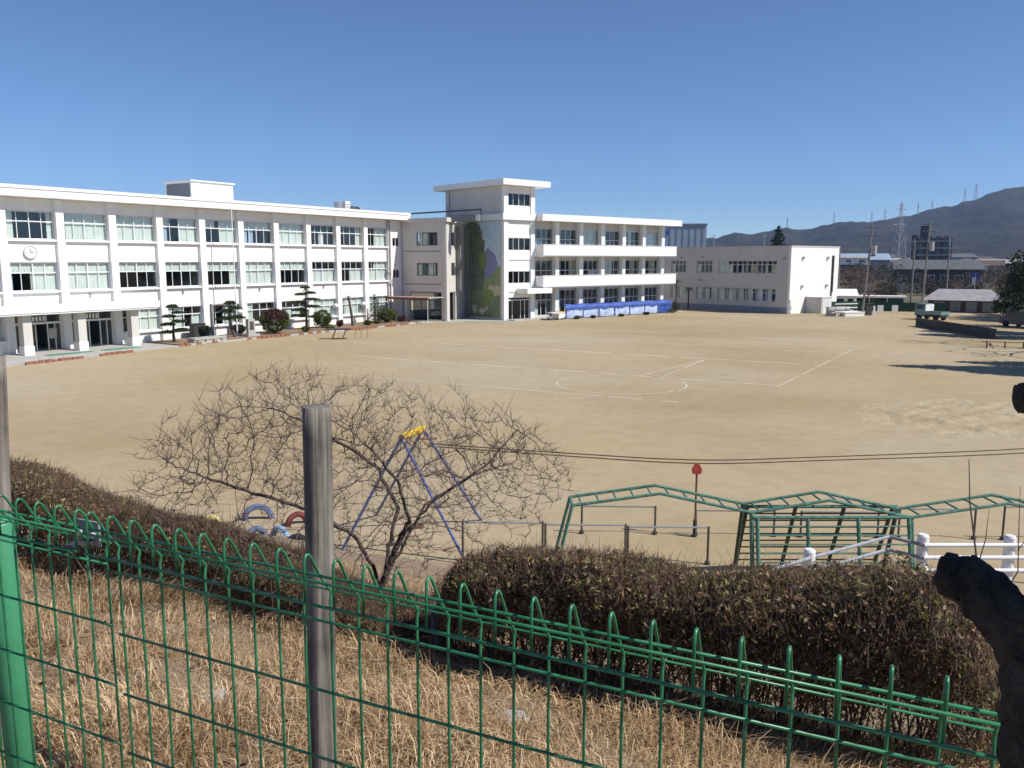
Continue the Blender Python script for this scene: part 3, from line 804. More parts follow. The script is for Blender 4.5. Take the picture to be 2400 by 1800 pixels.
# ------------------------------------------------------------------ north wing: stair tower and balconied classrooms
north = thing('school_building', 'white three-storey wing with balconies, a stair tower and a mural on its end', 'school', B_ORG, B_RZ)
BL = 26.8
MB().box(0.0, 0.25, 0.26, 13.0, 0.0, 10.75).build('end_wall', M['shade_grey_wall'], north)
MB().box(BL - 0.25, BL, 0.26, 13.0, 0.0, 10.7).build('gable_wall', M['white_wall'], north)
MB().box(0.25, BL - 0.25, 12.7, 13.0, 0, 10.7).build('rear_wall', M['white_wall'], north)
for z in (0.03, 3.3, 6.85): MB().box(0.3, BL - 0.3, 0.8, 12.6, z, z + 0.2).build('floor_slab', M['interior'], north)
MB().box(0.3, BL - 0.3, 7.6, 7.75, 0.25, 10.6).build('corridor_wall', M['interior'], north)
# stair bay
for (x0, x1_) in ((0.0, 0.62), (3.86, 4.44)):
    MB().box(x0, x1_, -0.12, 0.26, 0.0 if x0 > 1 else 0.01, 14.36).build('corner_pier', M['white_trim'], north)
sb = []
for (z0, z1) in ((2.5, 4.0), (5.32, 7.56), (8.9, 9.42), (10.76, 12.3), (13.62, 14.36)): MB().box(0.62, 3.86, 0.0, 0.24, z0, z1).build('stair_wall', M['white_wall'], north)
MB().box(0.62, 3.86, 0.02, 0.24, 9.42, 10.76).build('stair_wall', M['white_wall'], north)
for (z0, h) in ((4.0, 1.32), (7.56, 1.34), (12.3, 1.32)):
    window(north, 2.24, z0, 3.2, h, cols=4, rows=1, y=0.1, glass=M['glass_dark'], cur=[(.55, .72, 0, .9, 'curtain')] if z0 > 12 else ())
for z in (6.56, 3.1): MB().box(0.62, 3.86, -0.1, -0.002, z, z + 0.1).build('string_course', M['white_trim'], north)
dm = MB().box(0.7, 3.8, 0.08, 0.16, 2.14, 2.24).box(0.7, 3.8, 0.07, 0.17, 2.42, 2.5)
for x in (0.7, 1.3, 2.5, 3.1, 3.74): dm.box(x, x + 0.06, 0.081, 0.159, 0.05, 2.14)
dd2 = dm.build('entrance_door', M['frame'], north)
for (a, b) in ((.76, 1.3), (1.36, 2.5), (2.56, 3.1), (3.16, 3.74)): link('pane', pane_mesh(b - a, 2.06, M['glass_dark']), dd2, ((a + b) / 2, 0.12, 0.07))
MB().box(1.8, 5.45, -1.9, -0.125, 2.92, 3.46).build('door_canopy', M['white_trim'], north)
MB().box(0.3, 4.6, -1.5, -0.125, 0.0, 0.14).build('door_step', M['concrete'], north)
# tower top
MB().box(0.01, 0.26, 0.27, 10.4, 10.76, 14.35).build('tower_wall', M['shade_grey_wall'], north)  # shaded side of the white tower, shade put into the grey
MB().box(4.18, 4.43, 0.27, 10.4, 10.76, 14.35).box(0.27, 4.17, 10.15, 10.4, 10.76, 14.35).build('tower_wall', M['white_wall'], north)
MB().box(-0.85, 5.9, -1.05, 11.6, 14.37, 14.98).build('tower_roof', M['white_trim'], north)
MB().tube([(-0.06, 9.6, 14.3), (-0.06, 9.6, 11.4)], 0.06, 6).build('downpipe', M['pipe_grey'], north)
# main roof
MB().box(4.45, 28.6, -1.35, 13.5, 10.78, 11.5).box(-0.3, 4.44, -0.35, -0.13, 10.79, 11.49).box(-0.28, -0.01, -0.12, 7.4, 10.77, 11.42).build('roof', M['white_trim'], north)
# classrooms
BP = [4.15, 7.92, 11.75, 15.4, 19.12, 22.8, 26.48]
for p in BP[1:]:
    MB().box(p - 0.29, p + 0.29, -0.10, 0.5, 0.0, 10.77).build('column', M['white_trim'], north)
MB().box(3.87, 4.43, 0.27, 0.6, 0.0, 10.7).build('column', M['white_trim'], north)
for p in BP: MB().box(p - 0.1, p + 0.1, 0.9, 7.5, 0.3, 10.6).build('partition', M['interior'], north)
WY = 0.62      # the glazing stands back behind the columns
for (z0, z1) in ((0.0, 0.28), (3.12, 3.5), (6.52, 7.05), (10.0, 10.76)):
    MB().box(4.44, BL - 0.26, WY - 0.08, WY + 0.12, z0, z1).build('spandrel', M['shade_grey_wall'], north)
CB = {3: [[(0, .5, .0, .6, 'curtain_blue')], [], [(0, 1, 0, 1, 'curtain')], [(0, .35, 0, .64, 'curtain')], [(.4, .6, 0, 1, 'curtain')], [(0, 1, 0, 1, 'curtain')]],
      2: [[], [(.7, 1, .3, 1, 'curtain_tan')], [(.6, 1, 0, .62, 'curtain')], [(0, .7, 0, 1, 'curtain')], [(.6, .8, 0, 1, 'curtain_tan')], [(.6, .9, 0, 1, 'curtain_tan')]],
      1: [[(.2, .4, 0, .6, 'curtain')], [(0, .3, 0, .6, 'curtain_blue')], [(0, .4, 0, .6, 'curtain')], [], [], []]}
for i in range(6):
    a = BP[i] + (0.30 if i else 0.29); b = BP[i + 1] - 0.30; w = b - a; xc = (a + b) / 2
    window(north, xc, 7.06, w, 2.92, tr=0.38, y=WY, cur=CB[3][i])
    window(north, xc, 3.52, w, 2.98, tr=0.38, y=WY, cur=CB[2][i])
    window(north, xc, 0.29, w, 2.82, tr=0.38, y=WY, cur=CB[1][i])
for (z0, z1) in ((7.02, 8.18), (3.58, 4.78)):
    bal = MB().box(4.55, 27.55, -1.42, -1.27, z0, z1).box(4.55, 4.70, -1.27, -0.13, z0, z1).box(27.40, 27.55, -1.27, -0.02, z0, z1).build('balcony', M['white_trim'], north)
    MB().box(4.71, 27.39, -1.26, WY - 0.09, z0 - 0.16, z0 + 0.02).build('balcony_floor', M['white_trim'], bal)
    MB().box(4.5, 27.6, -1.46, -1.24, z1 + 0.001, z1 + 0.06).build('balcony_coping', M['white_trim'], bal)
MB().box(27.0, 27.6, 0.2, 0.9, 8.3, 8.6).build('blue_box', M['tarp_blue'], north)
MB().box(4.5, 28.2, -2.2, 0.95, 0.0, 0.1).build('terrace', M['concrete'], north)

# mural on the end wall: sky, tall dark tree, violet hill, green slopes, a path and small creatures
def mural_material():
    m, nt, b = new_mat('mural_paint')
    b.inputs['Roughness'].default_value = 0.8; b.inputs['Specular IOR Level'].default_value = 0.2
    tc = nt.nodes.new('ShaderNodeTexCoord'); sp = nt.nodes.new('ShaderNodeSeparateXYZ')
    wob = nt.nodes.new('ShaderNodeTexNoise'); wob.inputs['Scale'].default_value = 1.3; wob.inputs['Detail'].default_value = 9; wob.inputs['Roughness'].default_value = 0.7
    nt.links.new(tc.outputs['Object'], wob.inputs['Vector'])
    va = nt.nodes.new('ShaderNodeVectorMath'); va.operation = 'SCALE'; va.inputs['Scale'].default_value = 1.5
    vs = nt.nodes.new('ShaderNodeVectorMath'); vs.operation = 'SUBTRACT'; vs.inputs[1].default_value = (0.5, 0.5, 0.5)
    nt.links.new(wob.outputs['Color'], vs.inputs[0]); nt.links.new(vs.outputs[0], va.inputs[0])
    ad = nt.nodes.new('ShaderNodeVectorMath'); ad.operation = 'ADD'
    nt.links.new(tc.outputs['Object'], ad.inputs[0]); nt.links.new(va.outputs[0], ad.inputs[1])
    nt.links.new(ad.outputs[0], sp.inputs[0])
    Y, Z = sp.outputs['Y'], sp.outputs['Z']
    def mth(op, a, c=None):
        n = nt.nodes.new('ShaderNodeMath'); n.operation = op
        for i, q in enumerate((a, c)):
            if q is None: continue
            if isinstance(q, (int, float)): n.inputs[i].default_value = q
            else: nt.links.new(q, n.inputs[i])
        return n.outputs[0]
    def over(prev, fac, rgb, rgb2=None):
        mx = nt.nodes.new('ShaderNodeMix'); mx.data_type = 'RGBA'
        nt.links.new(fac, mx.inputs[0])
        if isinstance(prev, tuple): mx.inputs[6].default_value = (*prev, 1)
        else: nt.links.new(prev, mx.inputs[6])
        if rgb2:
            n = nt.nodes.new('ShaderNodeTexNoise'); n.inputs['Scale'].default_value = 2.4; n.inputs['Detail'].default_value = 6
            nt.links.new(tc.outputs['Object'], n.inputs['Vector'])
            cr = nt.nodes.new('ShaderNodeValToRGB'); cr.color_ramp.elements[0].position = .38; cr.color_ramp.elements[1].position = .62
            cr.color_ramp.elements[0].color = (*rgb, 1); cr.color_ramp.elements[1].color = (*rgb2, 1)
            nt.links.new(n.outputs['Fac'], cr.inputs[0]); nt.links.new(cr.outputs[0], mx.inputs[7])
        else: mx.inputs[7].default_value = (*rgb, 1)
        return mx.outputs[2]
    def blob(cy, cz, ry, rz_):
        a = mth('DIVIDE', mth('SUBTRACT', Y, cy), ry); c = mth('DIVIDE', mth('SUBTRACT', Z, cz), rz_)
        return mth('LESS_THAN', mth('ADD', mth('MULTIPLY', a, a), mth('MULTIPLY', c, c)), 1.0)
    c = over((0.478, 0.623, 0.725), mth('LESS_THAN', Z, 11.0), (0.435, 0.566, 0.652), (0.536, 0.667, 0.754))
    c = over(c, blob(2.6, 5.6, 1.7, 2.0), (0.246, 0.261, 0.435))
    c = over(c, mth('LESS_THAN', Z, mth('SUBTRACT', 6.2, mth('MULTIPLY', Y, 0.62))), (0.217, 0.275, 0.145), (0.319, 0.377, 0.189))
    c = over(c, blob(5.2, 6.6, 2.1, 4.4), (0.109, 0.138, 0.087), (0.189, 0.225, 0.131))
    c = over(c, blob(3.5, 6.4, 0.7, 0.9), (0.203, 0.261, 0.102))
    c = over(c, blob(5.3, 3.0, 1.8, 3.4), (0.123, 0.152, 0.109), (0.203, 0.239, 0.160))
    c = over(c, mth('LESS_THAN', Z, 3.2), (0.160, 0.210, 0.123), (0.246, 0.290, 0.160))
    c = over(c, blob(1.3, 3.25, 1.5, 0.55), (0.493, 0.478, 0.334))
    c = over(c, blob(2.4, 2.6, 0.75, 0.8), (0.275, 0.319, 0.116), (0.174, 0.217, 0.087))
    c = over(c, blob(5.0, 1.1, 0.45, 0.5), (0.551, 0.478, 0.435))
    c = over(c, blob(3.7, 0.9, 0.5, 0.4), (0.580, 0.522, 0.507))
    c = over(c, blob(2.9, 1.2, 0.35, 0.35), (0.522, 0.377, 0.319))
    nt.links.new(c, b.inputs['Base Color'])
    return m
MB().box(-0.035, -0.003, 0.5, 6.7, 0.25, 10.7).build('mural', mural_material(), north)
# ------------------------------------------------------------------ gymnasium block at the far end
gym = thing('school_building', 'two-storey flat-roofed block with one grey shaded side and one bright white end', 'school', (33.8, 101.45, 0), B_RZ)
GH = 8.1
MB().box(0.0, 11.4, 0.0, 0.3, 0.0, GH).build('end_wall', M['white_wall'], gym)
gs = [(1.85, 10.5), (11.4, 13.95), (15.7, 18.25), (20.0, 22.5)]
long_wall = MB()
ycut = [0.31] + [q for ab in gs for q in ab] + [27.0]
for k in range(0, len(ycut), 2): long_wall.box(0.0, 0.3, ycut[k], ycut[k + 1], 0.75, GH - 0.01)
for (a, b) in gs: long_wall.box(0.002, 0.298, a, b, 0.75, 1.38).box(0.002, 0.298, a, b, 3.0, 4.86).box(0.002, 0.298, a, b, 6.46, GH - 0.01)
long_wall.build('side_wall', M['gym_wall'], gym)  # long side darker than the white end; its shade is partly colour
MB().box(-0.04, 0.3, 0.31, 27.0, 0.0, 0.75).build('plinth', M['plinth'], gym)
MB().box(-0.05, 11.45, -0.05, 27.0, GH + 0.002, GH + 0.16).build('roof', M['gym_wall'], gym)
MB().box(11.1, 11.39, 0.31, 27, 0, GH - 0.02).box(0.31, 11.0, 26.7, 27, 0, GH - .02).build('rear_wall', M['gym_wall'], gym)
MB().box(0.35, 11.0, 0.35, 26.6, 3.9, 4.1).box(3.5, 3.6, 0.4, 26.5, 0.1, 8.0).build('floor_slab', M['interior'], gym)
tints = ['curtain', 'curtain', None, 'curtain_tan', None, 'curtain_tan']
for (z0, h, row) in ((4.88, 1.56, 0), (1.40, 1.58, 1)):
    for (a, b) in gs:
        n = 6 if b - a > 5 else 2
        w = (b - a) / n
        for k in range(n):
            yc = b - (k + 0.5) * w       # left to right as seen
            cur = []
            if row == 0 and n == 6:
                cur = [[(0, 1, 0, 1, 'curtain')], [(0, .4, 0, .7, 'curtain')], [(.45, .6, 0, .7, 'curtain')], [(.3, .9, 0, .7, 'curtain_tan')], [(.8, 1, 0, .7, 'curtain')], [(.35, 1, 0, .7, 'curtain_tan')]][k]
            elif row == 1: cur = [(0.05, random.uniform(.5, .95), 0, 0.95, 'curtain')]
            elif k == 0: cur = [(0, .45, 0, .7, 'curtain')]
            window(gym, 0, 0, w - 0.12, h, cols=2, tr=0.3, at=(0.12, yc, z0), rz=R(-90), cur=cur, fw=0.04)
for (x, z) in ((2.65, 6.8), (8.5, 6.8), (2.65, 3.3), (8.5, 3.3)):
    MB().tube([(x, -0.001, z), (x, -0.16, z), (x, -0.2, z - 0.12)], [0.2, 0.2, 0.14], 10).build('vent_hood', M['pipe_grey'], gym)
for (y, z) in ((0.9, 6.7), (13.0, 6.9), (16.5, 6.9), (13.2, 3.9)):
    MB().tube([(-0.001, y, z), (-0.15, y, z), (-0.2, y, z - 0.1)], [0.15, 0.15, 0.1], 8).build('vent_hood', M['pipe_grey'], gym)
MB().tube([(9.75, -0.09, 7.1), (9.75, -0.09, 0.6)], 0.08, 8).tube([(10.05, -0.07, 7.1), (10.05, -0.07, 2.4)], 0.06, 8).build('downpipe', M['dark_metal'], gym)
sh = thing('shed', 'small pale shed against the white end of the flat-roofed block', 'shed', (33.8 + BT[0] * 4.7, 101.45 + BT[1] * 4.7, 0), B_RZ)
MB().box(-1.0, 1.4, -2.2, -0.06, 0, 1.95).build('wall', M['gym_wall'], sh)
MB().box(-1.1, 1.5, -2.3, -0.02, 1.951, 2.05).build('roof', M['white_trim'], sh)
MB().box(-0.8, 0.2, -2.23, -2.201, 0.05, 1.8).box(0.22, 1.2, -2.23, -2.201, 0.05, 1.8).build('door', M['frame'], sh)
for k in range(6): MB().box(-0.75 + 0.33 * k, -0.70 + 0.33 * k, -2.25, -2.231, 0.1, 1.75).build('door_rib', M['pipe_grey'], sh)

# ------------------------------------------------------------------ garden bed in front of the west wing
bed = MB()
bed.prism([a_world(-29.2, 0.32)[:2], a_world(-29.2, 4.4)[:2], a_world(-22, 4.6)[:2], a_world(-14.5, 5.0)[:2], a_world(-5.5, 5.5)[:2], a_world(-0.8, 4.6)[:2], a_world(-0.8, 0.32)[:2]], 0.0, 0.16)
bed = bed.build('flower_bed', M['bed']); tag(bed, kind='structure')
# edging bricks laid end to end (each a stone of its own)
bm_brick = MB().box(-0.20, 0.20, -0.07, 0.07, 0, 0.2).mesh('brick', M['brick_red'])
bm_stone = MB().box(-0.24, 0.24, -0.10, 0.10, 0, 0.17).mesh('kerb_stone', M['concrete'])
path = [(-29.2, 4.4), (-22, 4.6), (-14.5, 5.0), (-5.5, 5.5), (-0.8, 4.6)]
for (p, q) in zip(path[:-1], path[1:]):
    a = np.array(a_world(*p)[:2]); b = np.array(a_world(*q)[:2]); L = np.linalg.norm(b - a); d = (b - a) / L
    n = int(L / 0.47)
    for k in range(n):
        c = a + d * (k + .5) * L / n
        stone = random.random() < 0.35
        o = link('kerb_stone' if stone else 'brick', bm_stone if stone else bm_brick, bed, (c[0], c[1], random.uniform(-0.03, 0.03)), math.atan2(d[1], d[0]) + random.uniform(-.06, .06))
walk = MB().prism([a_world(-52, 0.32)[:2], a_world(-52, 6.2)[:2], a_world(-42, 6.0)[:2], a_world(-33.7, 4.9)[:2], a_world(-29.25, 4.5)[:2], a_world(-29.25, 0.32)[:2]], 0.0, 0.07).build('entrance_paving', M['concrete'])
tag(walk, kind='structure')
apron = MB().prism([a_world(-0.75, 0.0)[:2], a_world(-0.75, 5.2)[:2], a_world(3.2, 7.8)[:2], (float(B_ORG[0] + 1.5), float(B_ORG[1] - 2.0)), (float(B_ORG[0] + 1.0), float(B_ORG[1] + 0.0)), (float(l2[0]), float(l2[1])), (float(l1[0]), float(l1[1])), (float(l0[0]), float(l0[1]))], 0.0, 0.05).build('apron_paving', M['concrete'])
tag(apron, kind='structure')
for (p, q) in (((-41.5, 6.15), (-37.5, 5.75)), ((-36.2, 5.5), (-33.5, 5.15))):
    t = thing('brick_border', 'row of red bricks edging the paving before the ' + ('left' if p[0] < -40 else 'right') + ' entrance door', 'border', a_world(*p))
    a = np.array(a_world(*p)[:2]); b = np.array(a_world(*q)[:2]); L = np.linalg.norm(b - a); d = (b - a) / L; n = int(L / 0.42)
    for k in range(n):
        c = d * (k + .5) * L / n
        link('brick', bm_brick, t, (c[0], c[1], random.uniform(-0.06, 0.0)), math.atan2(d[1], d[0]) + random.uniform(-.15, .15))

def pad_pine(loc, h, pads, trunk, label, name='pine_tree', group=None, leafn=520):
    t = thing(name, label, 'tree', loc, 0, group)
    mb = MB().tube(trunk, [0.13 - 0.10 * k / (len(trunk) - 1) for k in range(len(trunk))], 7)
    for (x, y, z, r, rz_) in pads:
        k = min(range(len(trunk)), key=lambda i: abs(trunk[i][2] - (z - 0.1)))
        mb.tube([trunk[k], ((trunk[k][0] + x) / 2, (trunk[k][1] + y) / 2, (trunk[k][2] + z) / 2 - 0.05), (x, y, z - rz_ * 0.3)], [0.05, 0.035, 0.015], 5)
    mb.build('trunk', M['bark'], t)
    for (x, y, z, r, rz_) in pads:
        P = ellipsoid_points((x, y, z), (r, r, rz_), int(leafn * (0.4 + r)), 0.2)
        P[:, 2] = z + np.abs(P[:, 2] - z) * 0.9 - 0.15 * rz_
        v, f = leaves(P, 0.17, aspect=0.35)
        link('needle_pad', np_mesh('needle_pad', v, f, M['pine_leaf']), t)
    return t

def bush(loc, r, h, mat, label, n=2600, leaf=0.15, name='bush', lumps=9):
    t = thing(name, label, 'bush', loc)
    st = MB()
    for k in range(6):
        a = 2 * math.pi * k / 6; st.tube([(0.04 * math.cos(a), 0.04 * math.sin(a), 0), (0.3 * r * math.cos(a), 0.3 * r * math.sin(a), h * 0.35), (0.55 * r * math.cos(a), 0.55 * r * math.sin(a), h * 0.7)], [0.03, 0.02, 0.008], 5)
    st.build('stems', M['stem_brown'], t)
    P = [ellipsoid_points((0, 0, h * 0.52), (r * 0.9, r * 0.9, h * 0.47), n // 2, 0.72)]
    for k in range(lumps):
        a = random.uniform(0, 6.28); e = random.uniform(0.1, 0.95)
        P.append(ellipsoid_points((0.66 * r * math.cos(a), 0.66 * r * math.sin(a), h * (0.25 + 0.55 * e)), (r * .42, r * .42, h * .24), n // (2 * lumps), 0.5))
    P = np.concatenate(P); P = P[P[:, 2] > 0.02]
    v, f = leaves(P, leaf, aspect=0.6)
    link('foliage', np_mesh('foliage', v, f, M[mat]), t)
    return t

random.seed(11)
pad_pine(a_world(-28.3, 2.6, 0.16), 3.0, [(-.55, 0, .75, .6, .22), (.6, .1, .95, .6, .2), (-.5, .2, 1.35, .6, .22), (.5, -.1, 1.6, .6, .22), (-.3, 0, 2.0, .55, .2), (.35, .1, 2.3, .45, .2), (0, 0, 2.75, .45, .25)], [(0, 0, 0), (-.05, 0, .8), (.05, 0, 1.6), (0, 0, 2.7)], 'small layered garden pine right of the entrance porch, nearest the porch')
pad_pine(a_world(-22.9, 2.7, 0.16), 3.1, [(-.55, .1, 1.5, .75, .3), (.5, 0, 1.6, .7, .28), (-.3, 0, 2.1, .7, .3), (.35, .1, 2.35, .6, .3), (0, 0, 2.8, .5, .3)], [(0.25, 0, 0), (0.05, 0, .7), (-.1, 0, 1.5), (0, 0, 2.7)], 'garden pine with a bent bare trunk left of the stone monument')
pad_pine(a_world(-14.0, 2.2, 0.16), 4.2, [(-.85, 0, 1.25, .6, .2), (.8, .1, 1.15, .65, .2), (-.6, .1, 1.75, .8, .22), (.6, -.1, 2.1, .8, .22), (-.7, 0, 2.45, .75, .2), (.55, 0, 2.75, .8, .2), (-.45, .1, 3.2, .6, .18), (.45, 0, 3.35, .55, .18), (0, 0, 3.85, .45, .16)], [(0, 0, 0), (.03, 0, 1.2), (-.03, 0, 2.4), (0, 0, 3.8)], 'tall tiered garden pine rising between the red round bush and the yellow-green bush', leafn=620)
b = bush(a_world(-18.6, 3.1, 0.16), 1.28, 2.0, 'bush_green', 'large round clipped bush, red on top and green below, beside the tiered pine', 4200)
P = ellipsoid_points((0, 0, 1.1), (1.22, 1.22, 1.05), 4200, 0.9); P = P[P[:, 2] > 1.25]
v, f = leaves(P, 0.16, aspect=0.6)
link('red_top_foliage', np_mesh('red_top_foliage', v, f, M['bush_red']), b)
bush(a_world(-11.9, 2.2, 0.16), 0.85, 1.75, 'bush_green', 'round yellow-green bush at the right foot of the tiered pine', 2600)
bush(a_world(-10.4, 2.9, 0.16), 0.36, 0.7, 'bush_red', 'small dark red shrub right of the yellow-green bush', 700, 0.12)
bush(a_world(-3.2, 2.6, 0.16), 1.0, 1.45, 'bush_green', 'low round olive bush under the slim conifer', 2800)
bush(a_world(-1.7, 3.3, 0.12), 0.5, 0.75, 'bush_red', 'small purple shrub at the right end of the flower bed', 800, 0.12)
bush(a_world(-21.0, 1.2, 0.16), 0.7, 0.9, 'ever_leaf', 'small dark bush behind the stone monument', 1100, 0.14)
bush(a_world(-24.6, 1.3, 0.16), 0.6, 1.0, 'ever_leaf', 'small dark bush under the window right of the porch pine', 1100, 0.14)
for (s, o, r, h, lab) in ((-16.0, 4.2, .35, .5, 'tuft of grey-green plants on the bed edge below the red bush'), (-13.0, 4.2, .4, .45, 'tuft of grey-green plants below the yellow-green bush'), (-7.2, 3.6, .4, .5, 'low green tuft near the bare palm trunk'), (-5.4, 3.2, .4, .45, 'low green tuft left of the olive bush')):
    bush(a_world(s, o, 0.16), r, h, 'bush_green', lab, 500, 0.13, 'plant', 4)

def slim_conifer(loc, h, r, mat, label, n=2200, leaf=0.14, tiers=12, name='conifer_tree', trunk_r=0.12, group=None):
    t = thing(name, label, 'tree', loc, 0, group)
    tm = MB().tube([(0, 0, 0), (0.02 * h / 6, 0, h * .5), (0, 0, h * 0.97)], [trunk_r, trunk_r * .6, trunk_r * .1], 7)
    P = []
    for k in range(tiers):
        q = k / (tiers - 1); z = h * (0.14 + 0.84 * q); rr = r * (1 - q) ** 0.8 + 0.06 * r
        nb = 6
        for j in range(nb):
            a = 2 * math.pi * (j + 0.5 * (k % 2)) / nb + random.uniform(-.3, .3); L = rr * random.uniform(0.65, 1.15)
            tip = (L * math.cos(a), L * math.sin(a), z - 0.16 * L)
            tm.tube([(0, 0, z), tip], [trunk_r * 0.28, trunk_r * 0.06], 4, cap=False)
            m_ = max(5, int(n / (tiers * nb) * (0.5 + L / r)))
            u_ = rng.random(m_)[:, None] ** 0.7
            pts = u_ * np.array(tip) + (1 - u_) * np.array([0, 0, z]) + rng.normal(size=(m_, 3)) * np.array([.13, .13, .09]) * (0.4 + L)
            P.append(pts)
    tm.build('trunk', M['bark'], t)
    v, f = leaves(np.concatenate(P), leaf, aspect=0.3)
    link('crown', np_mesh('crown', v, f, M[mat]), t)
    return t
slim_conifer(a_world(-4.7, 2.3, 0.16), 2.9, 0.75, 'pine_leaf', 'slim dark conifer behind the olive bush near the corner', 1500, 0.12)
slim_conifer(a_world(-3.3, 1.5, 0.16), 2.6, 0.4, 'pine_leaf', 'thin dark green sapling between two ground floor windows near the corner', 700, 0.1)

# bare palm trunk, sapling
t = thing('palm_tree', 'short palm with a curved bare trunk and a small dark head before the wing', 'tree', a_world(-8.6, 2.9, 0.16))
MB().tube([(0, 0, 0), (-0.08, 0.02, 1.0), (-0.22, 0.03, 2.0), (-0.38, 0.05, 2.85)], [0.15, 0.13, 0.11, 0.10], 8).build('trunk', M['bark'], t)
def fronds(cx, cy, cz, n, L, droop, parent, mat='palm_leaf'):
    for k in range(n):
        a = 2 * math.pi * k / n + random.uniform(-.2, .2); up = random.uniform(-0.1, 0.6)
        m_ = 7; v = []; f = []
        pts = [np.array([cx + L * q * math.cos(a), cy + L * q * math.sin(a), cz + L * (up * q - droop * q * q)]) for q in np.linspace(0, 1, m_)]
        side_ = np.array([-math.sin(a), math.cos(a), 0])
        vv = []; ff = []
        for i in range(m_ - 1):
            for sg in (-1, 1):
                for w in (0.0, 0.5):
                    b0 = pts[i] * (1 - w) + pts[i + 1] * w
                    wd = 0.32 * L * math.sin(math.pi * (0.15 + 0.8 * (i + w) / m_))
                    tip = b0 + side_ * sg * wd + (pts[i + 1] - pts[i]) * 0.9 + np.array([0, 0, -0.25 * wd])
                    i0 = len(vv); off = (pts[i + 1] - pts[i]) * 0.18
                    vv += [b0, b0 + off, tip, b0 - off * 0.2]; ff.append((i0, i0 + 1, i0 + 2, i0 + 3))
        link('frond', np_mesh('frond', np.array(vv), np.array(ff), M[mat]), parent)
fronds(-0.38, 0.05, 2.85, 8, 0.5, 0.5, t)
t = thing('sapling', 'leafless sapling right of the curved palm trunk', 'tree', a_world(-6.7, 2.6, 0.16))
MB().tube([(0, 0, 0), (0.03, 0, .8), (-.02, 0, 1.7)], [.035, .025, .008], 5).tube([(0.03, 0, .8), (.35, 0, 1.5)], [.02, .006], 4).tube([(0.02, 0, .6), (-.35, 0.1, 1.4)], [.02, .006], 4).tube([(0, 0, 1.2), (.2, .1, 1.9)], [.014, .005], 4).build('stem', M['twig'], t)

# flag pole, stone monument, stone basin, iron bench
t = thing('flag_pole', 'tall thin white flag pole in the bed before the west wing', 'pole', a_world(-21.9, 2.2, 0.16))
MB().tube([(0, 0, 0), (0, 0, 11.2)], [0.065, 0.035], 8).build('pole', M['white_paint'], t)
MB().tube([(0, 0, 11.2), (0, 0, 11.32)], [0.07, 0.02], 8).build('finial', M['white_paint'], t)
MB().box(-0.25, 0.25, -0.25, 0.25, -0.1, 0.15).build('base', M['concrete'], t)
t = thing('stone_monument', 'upright stone monument with a dark plaque beside the flag pole', 'monument', a_world(-21.5, 3.4, 0.1), A_RZ)
MB().prism([(-.36, -.18), (.36, -.18), (.33, .18), (-.33, .18)], 0.25, 1.5).build('slab', M['concrete'], t)
MB().box(-.62, .62, -.45, .45, 0, 0.25).build('plinth', M['concrete'], t)
MB().box(-.2, .2, -.205, -.181, .6, 1.3).build('plaque', M['concrete_dark'], t)
t = thing('stone_basin', 'long low grey stone basin on the bed edge left of the monument', 'basin', a_world(-26.3, 4.0, 0.05), A_RZ)
MB().box(-1.5, 1.5, -.4, .4, 0, .3).box(-1.5, 1.5, -.45, -.3, .3, .45).box(-1.5, 1.5, .3, .45, .3, .45).box(-1.55, -1.4, -.3, .3, .3, .451).box(1.4, 1.55, -.3, .3, .3, .451).build('trough', M['concrete'], t)
MB().box(-1.39, 1.39, -.29, .29, .301, .34).build('water', M['glass_dark'], t)
for k in range(4): MB().box(-1.3 + .75 * k, -1.2 + .75 * k, -.47, -.451, .02, .3).build('rib', M['concrete_dark'], t)
t = thing('dark_cabinet', 'dark box cabinet standing under a window left of the second pine', 'cabinet', a_world(-25.0, 1.1, 0.16), A_RZ)
MB().box(-.55, .55, -.3, .3, .05, 1.15).build('body', M['dark_metal'], t)
MB().box(-.6, .6, -.35, .35, 1.151, 1.2).box(-.5, -.4, -.2, .2, 0, .05).box(.4, .5, -.2, .2, 0, .05).build('lid', M['dark_metal'], t)
t = thing('fire_escape_frame', 'white steel door frame on the wing wall behind the second pine', 'frame', a_world(-22.0, 0.06), A_RZ)
MB().box(-1.0, -.92, -.5, .0, .16, 2.75).box(.92, 1.0, -.5, .0, .16, 2.75).box(-1.0, 1.0, -.5, 0, 2.751, 2.83).build('frame', M['pipe_grey'], t)

t = thing('iron_bench', 'rusty iron picnic bench with splayed legs standing alone on the earth yard', 'bench', (-14.3, 69.0, 0), R(8))
MB().box(-1.1, 0.85, -0.42, 0.42, 0.78, 0.88).build('table_top', M['dark_metal'], t)
for (x, sg) in ((-0.55, 1), (-0.55, -1), (0.3, 1), (0.3, -1)):
    MB().tube([(x + .18, 0.12 * sg, 0.8), (x, 0.22 * sg, 0.4), (x - .15, 0.32 * sg, 0.0)], 0.04, 6).build('leg', M['rust'], t)
MB().tube([(-.8, .3, .03), (.5, .3, .03)], .025, 6).tube([(-.8, -.3, .03), (.5, -.3, .03)], .025, 6).build('runner', M['rust'], t)
t = thing('iron_bench', 'thin rusty rail frame just right of the picnic bench on the yard', 'bench', (-12.9, 69.4, 0), R(8))
for x in (-.3, .2, .7): MB().tube([(x, 0, 0), (x + .08, .05, .72)], .018, 5).build('leg', M['rust'], t)
MB().tube([(-.3, 0, .72), (.9, .08, .72)], .02, 5).build('rail', M['rust'], t)

